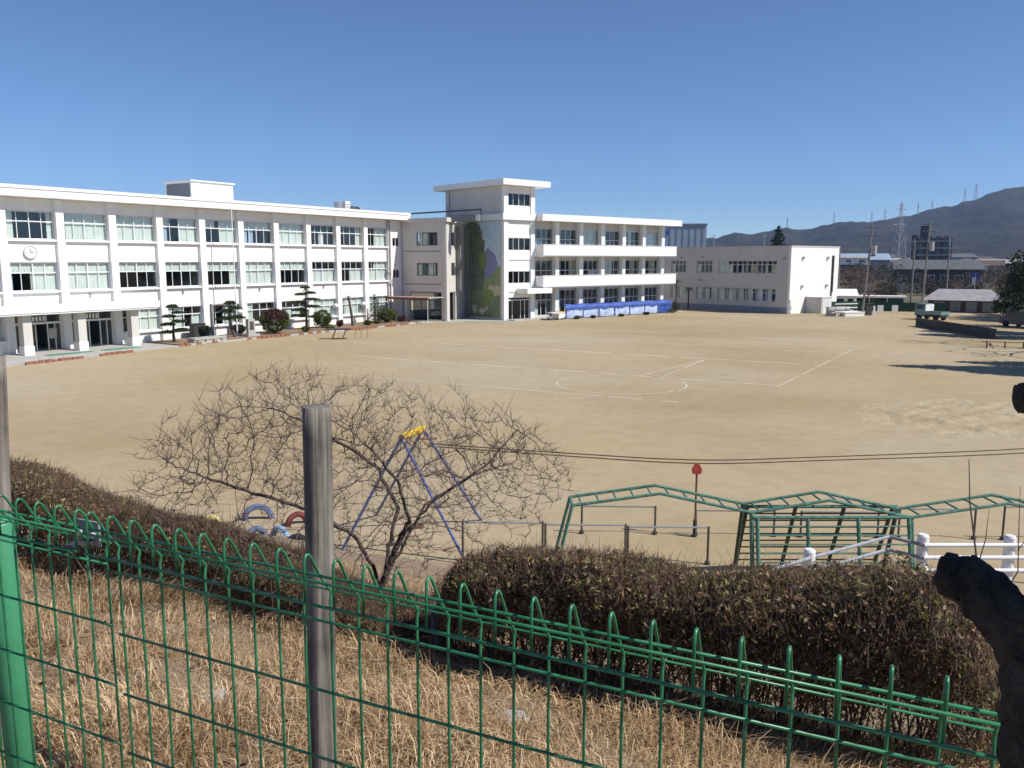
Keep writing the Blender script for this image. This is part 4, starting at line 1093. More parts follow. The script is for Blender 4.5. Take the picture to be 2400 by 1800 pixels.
# ------------------------------------------------------------------ blue tarpaulin lean-to before the north wing
def b_world(s, out, z=0.0):
    p = np.array(B_ORG[:2]) + BT * s - BNI * out
    return (float(p[0]), float(p[1]), z)
t = thing('tarpaulin_shelter', 'long low frame hung with blue and pale blue sheets along the north wing', 'shelter', b_world(6.9, 2.6), B_RZ)
LT = 18.5
for k in range(8):
    x = k * LT / 7
    MB().tube([(x, 0, 0), (x, 0, 1.55)], 0.03, 6).build('post', M['steel'], t)
top = []
nx = 60
V = []; 
for i in range(nx + 1):
    x = LT * i / nx
    for j, (y, z) in enumerate(((0.9, 1.42), (0.45, 1.62), (0.0, 1.5), (-0.06, 1.18), (-0.05, 1.02))):
        V.append((x, y + 0.03 * math.sin(x * 3 + j), z + 0.04 * math.sin(x * 2.2 + j) + 0.03 * rng.normal() - (0.05 if i % 8 == 4 else 0)))
idx = np.arange((nx + 1) * 5).reshape(nx + 1, 5)
F = np.stack([idx[:-1, :-1].ravel(), idx[1:, :-1].ravel(), idx[1:, 1:].ravel(), idx[:-1, 1:].ravel()], -1)
link('top_sheet', np_mesh('top_sheet', np.array(V), F, M['tarp_blue']), t)
for k in range(7):
    x0 = k * LT / 7 + 0.12; x1_ = (k + 1) * LT / 7 - 0.12
    n = 14; V = []
    for i in range(n + 1):
        x = x0 + (x1_ - x0) * i / n
        for j in range(5):
            V.append((x, 0.03 + 0.05 * math.sin(i * 1.1 + k) * (j / 4) + 0.05 * (j == 4), 1.12 - 0.26 * j + 0.02 * rng.normal()))
    idx = np.arange((n + 1) * 5).reshape(n + 1, 5)
    F = np.stack([idx[:-1, :-1].ravel(), idx[1:, :-1].ravel(), idx[1:, 1:].ravel(), idx[:-1, 1:].ravel()], -1)
    link('side_sheet', np_mesh('side_sheet', np.array(V), F, M['tarp_blue'] if k == 6 else M['tarp_pale']), t)
    MB().box(x0 - 0.15, x0 + 0.02, -0.04, 0.0, 0.1, 1.15).build('blue_strip', M['tarp_blue'], t)
t = thing('handcart', 'white handcart with an orange lid left of the blue sheets', 'cart', b_world(5.3, 2.6), B_RZ)
MB().box(-.9, 1.0, -.5, .5, .75, .84).build('deck', M['white_paint'], t)
MB().box(.2, 1.0, -.52, .52, .841, .9).build('lid', M['play_yellow'], t)
MB().box(.1, .95, -.45, .45, .2, .749).build('box', M['white_paint'], t)
for (x, y) in ((-.7, -.4), (-.7, .4), (.6, -.4), (.6, .4)):
    MB().tube([(x, y - .03, .14), (x, y + .03, .14)], 0.14, 12).build('wheel', M['dark_metal'], t)
MB().tube([(-.85, -.4, .1), (-.85, -.4, .76)], .03, 5).tube([(-.85, .4, .1), (-.85, .4, .76)], .03, 5).build('legs', M['steel'], t)
for k, (s, o, r, h) in enumerate(((8, 3.3, .45, .4), (10.4, 3.4, .35, .35), (15, 3.5, .4, .3), (19.5, 3.5, .4, .35), (24.8, 3.2, .6, .5))):
    bush(b_world(s, o), r, h, 'bush_red' if k % 2 else 'bush_green', ['low green plant at the left foot of the blue sheets', 'low reddish plant at the foot of the blue sheets, second from the left', 'low green plant at the middle foot of the blue sheets', 'low reddish plant toward the right foot of the blue sheets', 'low green plant at the right end of the blue sheets'][k], 420, 0.13, 'plant', 4)
bush(b_world(27.0, 1.6), 0.8, 1.3, 'ever_leaf', 'grey-green bush at the right corner of the north wing', 1500, 0.08)
for (s, o, h, lab) in ((30.2, -0.6, 3.9, 'taller dark palm in the gap between the two white buildings'), (31.8, 0.2, 2.9, 'shorter palm in the gap between the two white buildings')):
    t = thing('palm_tree', lab, 'tree', b_world(s, o))
    MB().tube([(0, 0, 0), (.03, 0, h * .5), (0, 0, h)], [.13, .1, .11], 8).build('trunk', M['bark'], t)
    fronds(0, 0, h, 13, 1.15 if h > 3 else 0.95, 0.75, t)
# ------------------------------------------------------------------ far side of the yard and the town beyond
random.seed(21)
M['pole_grey'] = pm('pole_grey', (0.21, 0.20, 0.195), .9, .15, 2.0)
def utility_pole(loc, h, label, lean=0.0, arms=2, tr=False):
    t = thing('utility_pole', label, 'pole', loc)
    MB().tube([(0, 0, 0), (lean, 0, h)], [0.14, 0.09], 9).build('pole', M['pole_grey'], t)
    for k in range(arms):
        z = h - 0.5 - 0.9 * k
        MB().box(lean - 0.9, lean + 0.9, -0.05, 0.05, z, z + 0.1).build('crossarm', M['dark_metal'], t)
        for x in (-.75, -.3, .3, .75): MB().tube([(lean + x, 0, z + .1), (lean + x, 0, z + .22)], .03, 6).build('insulator', M['pipe_grey'], t)
    if tr:
        MB().tube([(lean + .35, 0, h - 3.6), (lean + .35, 0, h - 2.5)], .3, 10).build('transformer', M['pipe_grey'], t)
        MB().box(lean - .1, lean + .4, -.3, .3, h - 3.75, h - 3.6).build('bracket', M['dark_metal'], t)
    return t
utility_pole((41.6, 98.6, 0), 10.7, 'concrete utility pole with a transformer right of the white end wall', 0.6, 2, True)
utility_pole((49.3, 100.0, 0), 11.2, 'utility pole standing before the dark apartment block', 0.3, 2, True)
utility_pole((58.0, 121.0, 0), 9.0, 'thin pole left of the pale-roofed shed', 0.05, 1)
utility_pole((62.0, 119.0, 0), 8.5, 'thin pole over the right part of the pale-roofed shed', 0.05, 1)
utility_pole((48.5, 128.0, 0), 8.6, 'dark pole just right of the white end wall', 0.0, 1)
utility_pole((46.9, 120.0, 0), 8.4, 'dark pole touching the right edge of the white end wall', 0.0, 1)

def house(loc, rz, w, d, h, rh, wall, roofm, label, name='house', hip=False, wins=3):
    t = thing(name, label, 'house', loc, rz)
    MB().box(-w / 2, w / 2, -d / 2, d / 2, 0, h).build('wall', M[wall], t)
    e = 0.5
    if hip:
        r = MB(); x = w / 2 + e; y = d / 2 + e; i = max(0.2, x - y)
        c = [(-x, -y, h), (x, -y, h), (x, y, h), (-x, y, h), (-i, 0, h + rh), (i, 0, h + rh)]
        r.poly([c[0], c[1], c[5], c[4]]).poly([c[1], c[2], c[5]]).poly([c[2], c[3], c[4], c[5]]).poly([c[3], c[0], c[4]]).poly([c[3], c[2], c[1], c[0]])
        r.build('roof', M[roofm], t)
    else:
        MB().extrude_x([(-d / 2 - e, h - 0.05), (-d / 2 - e, h + 0.12), (0, h + rh), (d / 2 + e, h + 0.12), (d / 2 + e, h - 0.05)], -w / 2 - e, w / 2 + e).build('roof', M[roofm], t)
    for k in range(wins):
        x = -w / 2 + w * (k + .5) / wins
        wd = min(1.7, w / wins * .6)
        o = MB().box(x - wd / 2, x + wd / 2, -d / 2 - 0.05, -d / 2 - 0.01, h * .38, h * .78).build('window', M['frame'], t)
        MB().box(x - wd / 2 + .08, x - .03, -d / 2 - 0.07, -d / 2 - 0.051, h * .38 + .08, h * .78 - .08).build('pane', M['glass_dark_solid'], o)
        MB().box(x + .03, x + wd / 2 - .08, -d / 2 - 0.07, -d / 2 - 0.051, h * .38 + .08, h * .78 - .08).build('pane', M['glass_dark_solid'], o)
    return t
M['glass_dark_solid'] = pm('dark_pane', (0.03, 0.035, 0.045), 0.15, 0.2, 2.0, spec=0.6)
M['roof_tile'] = pm('grey_tile', (0.11, 0.115, 0.125), 0.7, 0.25, 1.2)
M['roof_pale'] = pm('pale_tile', (0.34, 0.325, 0.335), 0.75, 0.16, 1.0)
M['roof_blue'] = pm('blue_grey_sheet', (0.30, 0.38, 0.48), 0.5, 0.12, 0.4)
M['roof_brown'] = pm('brown_roof', (0.12, 0.085, 0.07), 0.8, 0.25, 0.8)
M['wall_beige'] = pm('beige_wall', (0.42, 0.37, 0.29), 0.9, 0.15, 0.6)
M['wall_grey'] = pm('grey_far_wall', (0.26, 0.26, 0.27), 0.9, 0.18, 0.5)
M['wall_dark'] = pm('dark_brown_wall', (0.085, 0.07, 0.075), 0.9, 0.2, 0.5)
M['net_green'] = pm('green_net', (0.014, 0.055, 0.036), 0.7, 0.25, 2.0)
M['car_green'] = pm('pale_green_paint', (0.17, 0.27, 0.255), 0.35, 0.06, 2.0, spec=0.5)
M['rubber'] = pm('rubber', (0.02, 0.02, 0.02), 0.85, 0.2, 8.0)

# long hall with a dark roof and a beige base
t = house((87.0, 172.0, 0), R(-20), 15.5, 9.0, 4.6, 2.0, 'wall_dark', 'roof_tile', 'long dark-roofed hall with a row of windows behind the utility pole', 'hall', wins=6)
MB().box(-7.85, 7.85, -4.75, -4.58, 0, 1.9).build('base_wall', M['wall_beige'], t)
for k in range(7): MB().box(-7.7 + k * 2.53, -7.55 + k * 2.53, -4.85, -4.76, 0, 1.95).build('pier', M['wall_dark'], t)
# dark apartment block
t = thing('apartment_block', 'dark brown apartment block with a lift tower before the wooded hill', 'building', (176.0, 350.0, 0), R(-28))
MB().box(-6.5, 6.6, -5, 5, 0, 15.6).build('wall', M['wall_dark'], t)
MB().box(-8.4, -6.51, -5.4, 2, 0, 16.9).build('stair_tower', M['wall_dark'], t)
MB().box(-5.5, -2.0, -3, 3, 15.61, 20.6).build('lift_tower', M['wall_dark'], t)
for k in range(5):
    MB().box(-6.4, 6.5, -6.1, -5.01, 2.6 + 2.8 * k, 3.5 + 2.8 * k).build('balcony', M['wall_grey'], t)
    for j in range(4): MB().box(-5.8 + 3.1 * j, -4.0 + 3.1 * j, -5.06, -5.005, 3.55 + 2.8 * k, 5.1 + 2.8 * k).build('window', M['glass_dark_solid'], t)
    MB().box(-8.5, -6.4, -5.6, -5.41, 2.4 + 2.8 * k, 2.75 + 2.8 * k).build('landing', M['wall_beige'], t)
MB().box(5.5, 6.0, -6.2, -6.11, 2.6, 15.5).build('white_pipe', M['white_paint'], t)
# warehouses and houses of the town
house((125.0, 300.0, 0), R(-12), 17, 12, 6.6, 2.3, 'wall_grey', 'roof_blue', 'wide warehouse with a pale blue-grey roof above the dark hall', 'warehouse', wins=4)
house((192.0, 330.0, 0), R(-22), 16, 10, 5.2, 1.7, 'wall_grey', 'roof_pale', 'pale-roofed workshop right of the dark apartment block', 'workshop', wins=4)
house((205.0, 405.0, 0), R(-22), 18, 10, 4.2, 1.2, 'wall_grey', 'roof_pale', 'flat pale shed farther back right of the apartment block', 'workshop', wins=4)
t = thing('office_block', 'big blue-grey windowless block behind the balconied wing', 'building', (45.0, 205.0, 0), R(-8))
MB().box(-16, 1.6, -8, 8, 0, 14.6).build('wall', M['roof_blue'], t)
for k in range(12): MB().box(-15.9 + 1.5 * k, -15.6 + 1.5 * k, -8.06, -8.01, 4, 14.4).build('wall_rib', M['wall_grey'], t)
MB().box(-16.2, 1.8, -8.2, 8.2, 14.61, 15.0).build('roof', M['roof_grey'], t)
MB().box(-9.8, -7.0, -8.4, -8.07, 12.6, 13.4).build('blue_sign', M['tarp_blue'], t)
house((118.0, 290.0, 5.0), R(-8), 9, 6, 2.2, 0.8, 'white_wall', 'roof_pale', 'white building showing over the flat roof left of the spiky conifer', 'house', wins=2)
spots = [(112, 232, 8, 7, 4.6, 1.8, 'wall_beige', 'roof_tile', 'beige house with a grey tile roof below the blue-grey warehouse'),
         (128, 236, 9, 7, 5.0, 2.0, 'white_wall', 'roof_tile', 'white house with a grey tile roof left of the apartment block'),
         (142, 250, 8, 7, 4.8, 1.7, 'wall_grey', 'roof_brown', 'grey house with a brown roof at the foot of the apartment block'),
         (121, 190, 8, 7, 4.4, 1.8, 'wall_beige', 'roof_brown', 'beige house with a brown roof above the pale-roofed shed'),
         (140, 205, 9, 8, 4.6, 1.9, 'wall_beige', 'roof_tile', 'broad beige house among bare trees right of the apartment block'),
         (157, 228, 8, 7, 4.8, 1.8, 'wall_grey', 'roof_tile', 'grey house near the right edge among bare trees'),
         (176, 262, 9, 7, 5.2, 1.8, 'white_wall', 'roof_tile', 'white house near the right edge below the hill'),
         (200, 300, 9, 7, 5.4, 1.8, 'wall_beige', 'roof_brown', 'small beige house far back near the right edge'),
         (150, 320, 9, 7, 5.6, 1.8, 'white_wall', 'roof_tile', 'white house behind the left shoulder of the apartment block'),
         (165, 420, 12, 8, 6.2, 2.0, 'wall_grey', 'roof_pale', 'far pale-roofed house left of the apartment tower'),
         (185, 470, 12, 8, 6.6, 2.0, 'white_wall', 'roof_blue', 'far white house with a blue roof left of the apartment tower'),
         (232, 470, 14, 9, 6.0, 2.0, 'wall_grey', 'roof_pale', 'far wide pale-roofed house right of the apartment tower'),
         (262, 480, 12, 8, 6.2, 2.0, 'white_wall', 'roof_tile', 'far white house under the hill at the right'),
         (215, 560, 14, 9, 7.2, 2.2, 'wall_beige', 'roof_tile', 'very far beige house at the foot of the hill')]
for (x, y, w, d, h, rh, wm, rm, lab) in spots:
    house((x, y, 0), R(random.uniform(-40, 5)), w, d, h, rh, wm, rm, lab, hip=random.random() < .5)
# the rest of the town, one mass of roofs
tm = MB()
for k in range(420):
    y = 400 + 850 * random.random() ** 1.4; x = y * random.uniform(0.16, 0.75)
    w = random.uniform(8, 22); d = random.uniform(7, 14); h = random.uniform(3.6, 6.0) + (random.random() < .05) * random.uniform(1, 4)
    wm = random.choice((0, 0, 1, 2)); rm = random.choice((3, 3, 4, 5))
    tm.box(x - w / 2, x + w / 2, y - d / 2, y + d / 2, 0, h, wm)
    e = .4; i = len(tm.v)
    tm.v += [(x - w / 2 - e, y - d / 2 - e, h), (x + w / 2 + e, y - d / 2 - e, h), (x + w / 2 + e, y + d / 2 + e, h), (x - w / 2 - e, y + d / 2 + e, h), (x - w / 2 - e, y, h + 1.8), (x + w / 2 + e, y, h + 1.8)]
    tm.f += [(i, i + 1, i + 5, i + 4), (i + 2, i + 3, i + 4, i + 5), (i + 1, i + 2, i + 5), (i + 3, i, i + 4)]; tm.mi += [rm] * 4
o = tm.build('distant_town', [M['wall_grey'], M['white_wall'], M['wall_beige'], M['roof_tile'], M['roof_pale'], M['roof_brown']])
tag(o, 'mass of small distant roofs between the school and the hill', 'town', kind='stuff')

# sheds, shelter, hut and fences along the far edge of the yard
t = thing('storage_shed', 'low shed with a pale mottled hipped roof at the far right edge', 'shed', (57.5, 106.0, 0), R(-30))
MB().box(-3.9, 3.9, -2.0, 2.0, 0, 1.5).build('wall', M['wall_dark'], t)
x, y, i, h, rh = 4.6, 2.7, 2.9, 1.52, 1.35
c = [(-x, -y, h), (x, -y, h), (x, y, h), (-x, y, h), (-i, 0, h + rh), (i, 0, h + rh)]
MB().poly([c[0], c[1], c[5], c[4]]).poly([c[1], c[2], c[5]]).poly([c[2], c[3], c[4], c[5]]).poly([c[3], c[0], c[4]]).poly([c[3], c[2], c[1], c[0]]).build('roof', M['roof_pale'], t)
for k in range(4): MB().box(-3.2 + 1.8 * k, -2.0 + 1.8 * k, -2.05, -2.005, 0.1, 1.35).build('door', M['wall_grey'], t)
t = thing('bicycle_shelter', 'long low shelter with a bright white roof edge left of the pale-roofed shed', 'shelter', (49.3, 112.0, 0), R(-22))
MB().box(-3.6, 3.4, -1.3, 1.3, 1.55, 1.8).build('roof', M['white_trim'], t)
MB().box(-3.4, 3.2, 1.05, 1.2, 0, 1.54).build('back_wall', M['net_green'], t)
for x in (-3.3, -1.1, 1.1, 3.1): MB().tube([(x, -1.1, 0), (x, -1.1, 1.55)], .05, 6).build('post', M['steel'], t)
t = thing('parked_car', 'dark blue car with a white roof parked behind the long white-roofed shelter', 'car', (50.0, 121.0, 0), R(-18))
MB().extrude_x([(-.8, .35), (.8, .35), (.8, .95), (.62, 1.5), (-.62, 1.5), (-.8, .95)], -1.3, 1.2).box(-2.1, 2.0, -.82, .82, .3, .98).build('body', M['plinth'], t)
MB().box(-1.1, 1.0, -.55, .55, 1.501, 1.56).build('roof', M['white_paint'], t)
MB().box(-1.15, 1.05, -.84, -.78, 1.0, 1.42).build('side_window', M['glass_dark_solid'], t)
for (x, y) in ((-1.3, -.8), (1.25, -.8), (-1.3, .8), (1.25, .8)): MB().tube([(x, y - .1, .31), (x, y + .1, .31)], .31, 14).build('wheel', M['rubber'], t)
t = thing('white_hut', 'small white hut with dark openings just right of the white end wall', 'hut', (43.9, 110.5, 0), R(-10))
MB().box(-1.5, 1.5, -1.2, 1.2, 0, 1.9).build('wall', M['white_wall'], t)
MB().extrude_x([(-1.5, 1.9), (0, 2.75), (1.5, 1.9)], -1.7, 1.7).build('roof', M['white_trim'], t)
MB().box(-1.0, -.1, -1.24, -1.205, .3, 1.5).build('door', M['glass_dark_solid'], t)
MB().box(.4, 1.1, -1.24, -1.205, .8, 1.5).build('window', M['glass_dark_solid'], t)
t = thing('tiered_stand', 'grey tiered stand with white rails at the corner of the white end wall', 'stand', (38.9, 98.4, 0), R(20))
for k in range(3): MB().box(-1.6, 1.6, -.9 + .5 * k, -.45 + .5 * k, 0.0, .35 + .35 * k).build('step', M['concrete'], t)
for k in range(3): MB().box(-1.65, 1.65, -1.0 + .02 * k, -.96 + .02 * k, .5 + .45 * k, .6 + .45 * k).build('rail', M['white_paint'], t)
for x in (-1.5, 0, 1.5): MB().box(x - .05, x + .05, -.955, -.90, .02, 1.75).build('post', M['dark_metal'], t)
t = thing('concrete_slab', 'bright white concrete slab on the ground left of the utility pole', 'slab', (40.0, 97.4, 0), R(15))
MB().box(-1.3, 1.3, -.35, .35, 0, .42).box(-1.35, 1.35, -.4, .4, .42, .5).build('slab', M['white_wall'], t)
t = thing('net_fence', 'green net fence between the white hut and the utility pole', 'fence', (42.2, 106.0, 0), R(10))
MB().box(-2.0, 2.6, -.02, .02, .1, 1.3).build('net', M['net_green'], t)
for x in (-1.9, .3, 2.5): MB().tube([(x, .05, 0), (x, .05, 1.4)], .04, 6).build('post', M['net_green'], t)
t = thing('net_fence', 'long dark green net fence below the white-roofed shelter', 'fence', (48.0, 105.0, 0), R(-20))
MB().box(-3.6, 6.2, -.02, .02, .1, 1.25).build('net', M['net_green'], t)
for k in range(6): MB().tube([(-3.5 + 1.9 * k, .05, 0), (-3.5 + 1.9 * k, .05, 1.35)], .04, 6).build('post', M['net_green'], t)
for (x, lab) in ((45.6, 'left of two white boards on the green net fence'), (47.4, 'right of two white boards on the green net fence')):
    t = thing('notice_board', lab, 'board', (x, 102.8, 0), R(-10))
    MB().box(-.35, .35, -.03, .03, .15, 1.0).build('board', M['white_paint'], t)
    MB().box(-.3, -.24, .031, .09, 0, 1.0).box(.24, .3, .031, .09, 0, 1.0).build('legs', M['steel'], t)
t = thing('dark_gatepost', 'dark square gate pillar with a white post at the foot of the utility pole', 'pillar', (42.6, 99.2, 0))
MB().box(-.3, .3, -.25, .25, 0, 1.3).box(-.36, .36, -.31, .31, 1.3, 1.42).build('pillar', M['concrete_dark'], t)
MB().box(.55, .75, -.1, .1, 0, 1.1).build('white_post', M['white_paint'], t)
# dark block wall by the right edge, course by course
t = thing('block_wall', 'low dark block wall in shade at the right edge of the yard', 'wall', (40.3, 82.6, 0), R(-90.5))
blk = MB().box(0.006, 0.394, -0.075, 0.075, 0.003, 0.192).mesh('block', M['concrete_dark'])
for r_ in range(4):
    for k in range(34):
        link('block', blk, t, (k * 0.4 + (0.2 if r_ % 2 else 0.0), random.uniform(-.006, .006), r_ * 0.195))
MB().box(0, 13.8, -.068, .068, 0, .775).build('mortar_core', M['concrete_dark'], t)
MB().box(-.05, 13.9, -.11, .11, .781, .86).build('coping', M['concrete_dark'], t)
# small pale green truck behind it
t = thing('small_truck', 'pale green small truck parked behind the dark block wall', 'truck', (46.2, 91.3, 0), R(-62))
cabp = [(-.72, .45), (.72, .45), (.72, 1.15), (.60, 1.78), (-.60, 1.78), (-.72, 1.15)]
MB().extrude_x(cabp, -1.6, -.35).build('cab', M['car_green'], t)
MB().box(-1.64, -1.61, -.58, .58, 1.15, 1.68).build('windscreen', M['glass_dark_solid'], t)
for sg in (-1, 1): MB().poly([(-1.45, sg * .735, 1.18), (-.55, sg * .735, 1.18), (-.6, sg * .625, 1.68), (-1.4, sg * .625, 1.68)]).build('side_window', M['glass_dark_solid'], t)
MB().box(-.33, 1.6, -.74, .74, .62, .70).box(-.33, 1.6, -.74, -.70, .70, .98).box(-.33, 1.6, .70, .74, .70, .98).box(1.56, 1.6, -.69, .69, .70, .98).build('cargo_bed', M['car_green'], t)
MB().box(-.34, -.30, -.7, .7, .99, 1.7).build('guard_frame', M['white_paint'], t)
MB().box(-1.55, 1.55, -.55, .55, .36, .6).build('chassis', M['dark_metal'], t)
for (x, y) in ((-1.05, -.66), (-1.05, .66), (.95, -.66), (.95, .66)): MB().tube([(x, y - .09, .29), (x, y + .09, .29)], .29, 14).build('wheel', M['rubber'], t)
for sg in (-1, 1): MB().box(-1.66, -1.6, sg * .5 - .1, sg * .5 + .1, .72, .88).build('headlight', M['white_paint'], t)
M['car_grey'] = pm('dark_grey_paint', (0.07, 0.08, 0.10), .35, .08, 2.0, spec=.5)
t = thing('parked_car', 'dark grey car half cut by the right edge beside the dark wall', 'car', (49.9, 80.8, 0), R(-75))
MB().extrude_x([(-.8, .4), (.8, .4), (.8, .98), (.62, 1.5), (-.62, 1.5), (-.8, .98)], -1.5, 1.4).box(-2.1, 2.1, -.82, .82, .3, .95).build('body', M['car_grey'], t)
MB().box(-1.2, 1.2, -.82, -.76, 1.0, 1.42).build('side_window', M['glass_dark_solid'], t)
for (x, y) in ((-1.3, -.8), (1.3, -.8), (-1.3, .8), (1.3, .8)): MB().tube([(x, y - .1, .31), (x, y + .1, .31)], .31, 14).build('wheel', M['rubber'], t)
t = thing('low_rail', 'low rusty rail on short posts at the right edge of the yard', 'rail', (37.2, 61.5, 0), R(-20))
for x in (-1.6, -.4, .8, 2.0): MB().tube([(x, 0, 0), (x, 0, .5)], .06, 6).build('post', M['rust'], t)
MB().tube([(-2, 0, .46), (3.5, 0, .46)], .03, 6).build('bar', M['rust'], t)

# trees: evergreens, conifers and bare trees
def broad_tree(loc, h, r, mat, label, n=3000, leaf=0.28, name='evergreen_tree', group=None, trunk=0.2):
    t = thing(name, label, 'tree', loc, 0, group)
    tm = MB().tube([(0, 0, 0), (.1, 0, h * .35), (0, .1, h * .7)], [trunk, trunk * .75, trunk * .35], 7)
    P = []
    for k in range(14):
        a = random.uniform(0, 6.28); q = random.random()
        c = np.array([0.62 * r * math.cos(a) * random.uniform(.3, 1), 0.62 * r * math.sin(a) * random.uniform(.3, 1), h * (0.38 + 0.5 * q)])
        tm.tube([(0, 0, c[2] * .6), tuple(c)], [trunk * .35, trunk * .08], 5, cap=False)
        P.append(ellipsoid_points(c, (r * .5, r * .5, h * .15), n // 14, .35))
    tm.build('trunk', M['bark'], t)
    P = np.concatenate(P); P = P[P[:, 2] > .1]
    v, f = leaves(P, leaf, aspect=.6)
    link('crown', np_mesh('crown', v, f, M[mat]), t)
    return t

def bare_tree(loc, h, label, spread=0.55, depth=5, name='bare_tree', r0=None, seed=1, group=None, mat='twig'):
    t = thing(name, label, 'tree', loc, 0, group)
    rs = random.Random(seed); p0, p1, ra, rb = [], [], [], []
    def grow(p, d, L, r, k):
        q = p + d * L
        p0.append(p); p1.append(q); ra.append(r); rb.append(r * .72)
        if k == 0: return
        for j in range(rs.choice((2, 3, 3))):
            e = Vector((rs.gauss(0, 1), rs.gauss(0, 1), rs.gauss(.25, .6))).normalized()
            dd_ = (d * (1 - spread) + e * spread).normalized()
            grow(q, dd_, L * rs.uniform(.62, .86), r * rs.uniform(.5, .68), k - 1)
    r0 = r0 or h * .022
    grow(Vector((0, 0, 0)), Vector((0, 0, 1)), h * .27, r0, depth)
    n_tr = 1
    v, f = sticks(np.array(p0)[1:], np.array(p1)[1:], np.array(ra)[1:], np.array(rb)[1:])
    MB().tube([tuple(p0[0]), tuple(p1[0] * .5), tuple(p1[0])], [r0 * 1.25, r0, r0 * .8], 8).build('trunk', M['bark'], t)
    link('crown', np_mesh('crown', v, f, M[mat]), t)
    return t

slim_conifer((76.0, 240.0, 3.0), 13.0, 4.4, 'ever_leaf', 'dark spiky conifer rising behind the flat roof', 2400, 0.8, 13, trunk_r=.3)
slim_conifer((86.0, 255.0, 1.0), 8.5, 3.2, 'ever_leaf', 'small dark conifer right of the spiky one behind the flat roof', 1200, 0.8, 9, trunk_r=.25)
for k, (x, y, h) in enumerate(((47.5, 117, 7.6), (50.0, 124, 7.2), (45.6, 108, 5.6), (53.5, 131, 6.8))):
    bare_tree((x, y, 0), h, ['tall bare tree just right of the white end wall', 'second bare tree right of the white end wall', 'short bare tree behind the white hut', 'bare tree between the white hut and the dark hall'][k], .6, 6, seed=30 + k)
for k, (x, y, h) in enumerate(((66, 114, 6.4), (70.5, 124, 7.2), (63, 104, 5.2), (67, 108, 6.0), (60.5, 112, 5.0), (74, 122, 6.6))):
    bare_tree((x, y, 0), h, ['bare tree behind the right end of the pale-roofed shed', 'tall bare tree near the right edge before the blue sign', 'small bare tree right of the pale-roofed shed', 'bare tree close to the right edge', 'slight bare tree behind the middle of the pale-roofed shed', 'bare tree far back near the right edge'][k], .6, 6, seed=50 + k)
broad_tree((58.5, 94.5, 0), 6.2, 3.0, 'ever_leaf', 'dark evergreen standing right of the pale-roofed shed', 2600, .3)
broad_tree((51.5, 78.0, 0), 2.0, 1.5, 'ever_leaf', 'low dark shrub at the right end of the block wall', 900, .2)
broad_tree((57.0, 91.5, 0), 7.6, 3.4, 'ever_leaf', 'dark evergreen at the right edge above the grey car', 3400, .3)
broad_tree((53.5, 88.5, 0), 3.2, 2.3, 'ever_leaf', 'low dark evergreen shrub tree behind the block wall at the right', 2200, .24)
broad_tree((60.0, 99.0, 0), 3.6, 2.4, 'ever_leaf', 'dark shrubby tree in front of the pale-roofed shed', 1800, .26)
broad_tree((60.5, 96.5, 0), 4.6, 2.6, 'ever_leaf', 'dark tree in shade near the right edge', 2200, .26)
t = thing('street_sign', 'small blue and white sign among bare trees near the right edge', 'sign', (71.0, 128.0, 0), R(-25))
MB().tube([(0, 0, 0), (0, 0, 4.6)], .08, 6).build('post', M['steel'], t)
MB().box(-.55, .55, -.06, 0, 3.4, 4.7).build('board', M['tarp_blue'], t)
MB().box(-.42, .1, -.08, -.061, 2.7, 3.9).build('white_panel', M['white_paint'], t)
# trees just outside the picture whose shadows lie on the yard
slim_conifer((36.6, 46.6, 0), 14.2, 3.3, 'ever_leaf', 'tall conifer at the right of the yard casting a long pointed shadow', 9000, .55, 20, trunk_r=.3)
slim_conifer((39.6, 43.4, 0), 13.5, 3.3, 'ever_leaf', 'second tall conifer right of the yard beside the first', 8000, .55, 20, trunk_r=.3)
slim_conifer((41.5, 48.6, 0), 14.0, 3.4, 'ever_leaf', 'third tall conifer right of the yard behind the other two', 8000, .55, 20, trunk_r=.3)
bare_tree((42.8, 60.1, 0), 13.5, 'tall bare tree at the right of the yard casting a net of thin shadows', .58, 6, seed=77)
broad_tree((46.8, 68.6, 0), 11.0, 3.0, 'ever_leaf', 'broad evergreen behind the right end of the block wall', 7500, .5)
broad_tree((49.5, 73.0, 0), 10.0, 3.2, 'ever_leaf', 'tall evergreen shading the middle of the block wall', 6500, .5)
broad_tree((52.4, 80.5, 0), 8.2, 3.2, 'ever_leaf', 'evergreen beside the block wall shading it', 2400, .28)

# winter copses, brown masses of twigs behind the yard
def copse(x0, x1, y0, y1, h, n, label, leaf=.55, mat='far_leaf'):
    cx = [(random.uniform(x0, x1), random.uniform(y0, y1), h * random.uniform(.5, 1.0)) for _ in range(int((x1 - x0) * (y1 - y0) / 55) + 6)]
    P = np.concatenate([ellipsoid_points((x, y, q * .5), (q * .42, q * .42, q * .5), max(40, n // len(cx)), .3) for x, y, q in cx])
    P = P[P[:, 2] > 0]
    v, f = leaves(P, leaf, aspect=.16)
    o = link('winter_copse', np_mesh('winter_copse', v, f, M[mat])); tag(o, label, 'trees', kind='stuff')
M['copse'] = leaf_mat('winter_twigs', [(0.045, 0.038, 0.036), (0.085, 0.07, 0.06), (0.13, 0.11, 0.09)], .2, .9, .1)
copse(72, 104, 132, 156, 5.2, 12000, 'brown winter copse behind the sheds at the right', .6, 'copse')
copse(100, 190, 185, 260, 6.5, 16000, 'brown winter copse among the houses right of the apartment block', .9, 'copse')
copse(44, 56, 122, 150, 7.0, 6000, 'brown thicket just right of the white end wall', .6, 'copse')
copse(66, 92, 104, 124, 4.6, 5000, 'brown scrub at the far right edge', .45, 'copse')
copse(90, 330, 270, 420, 6.5, 14000, 'distant brown trees between the houses', 1.3, 'copse')

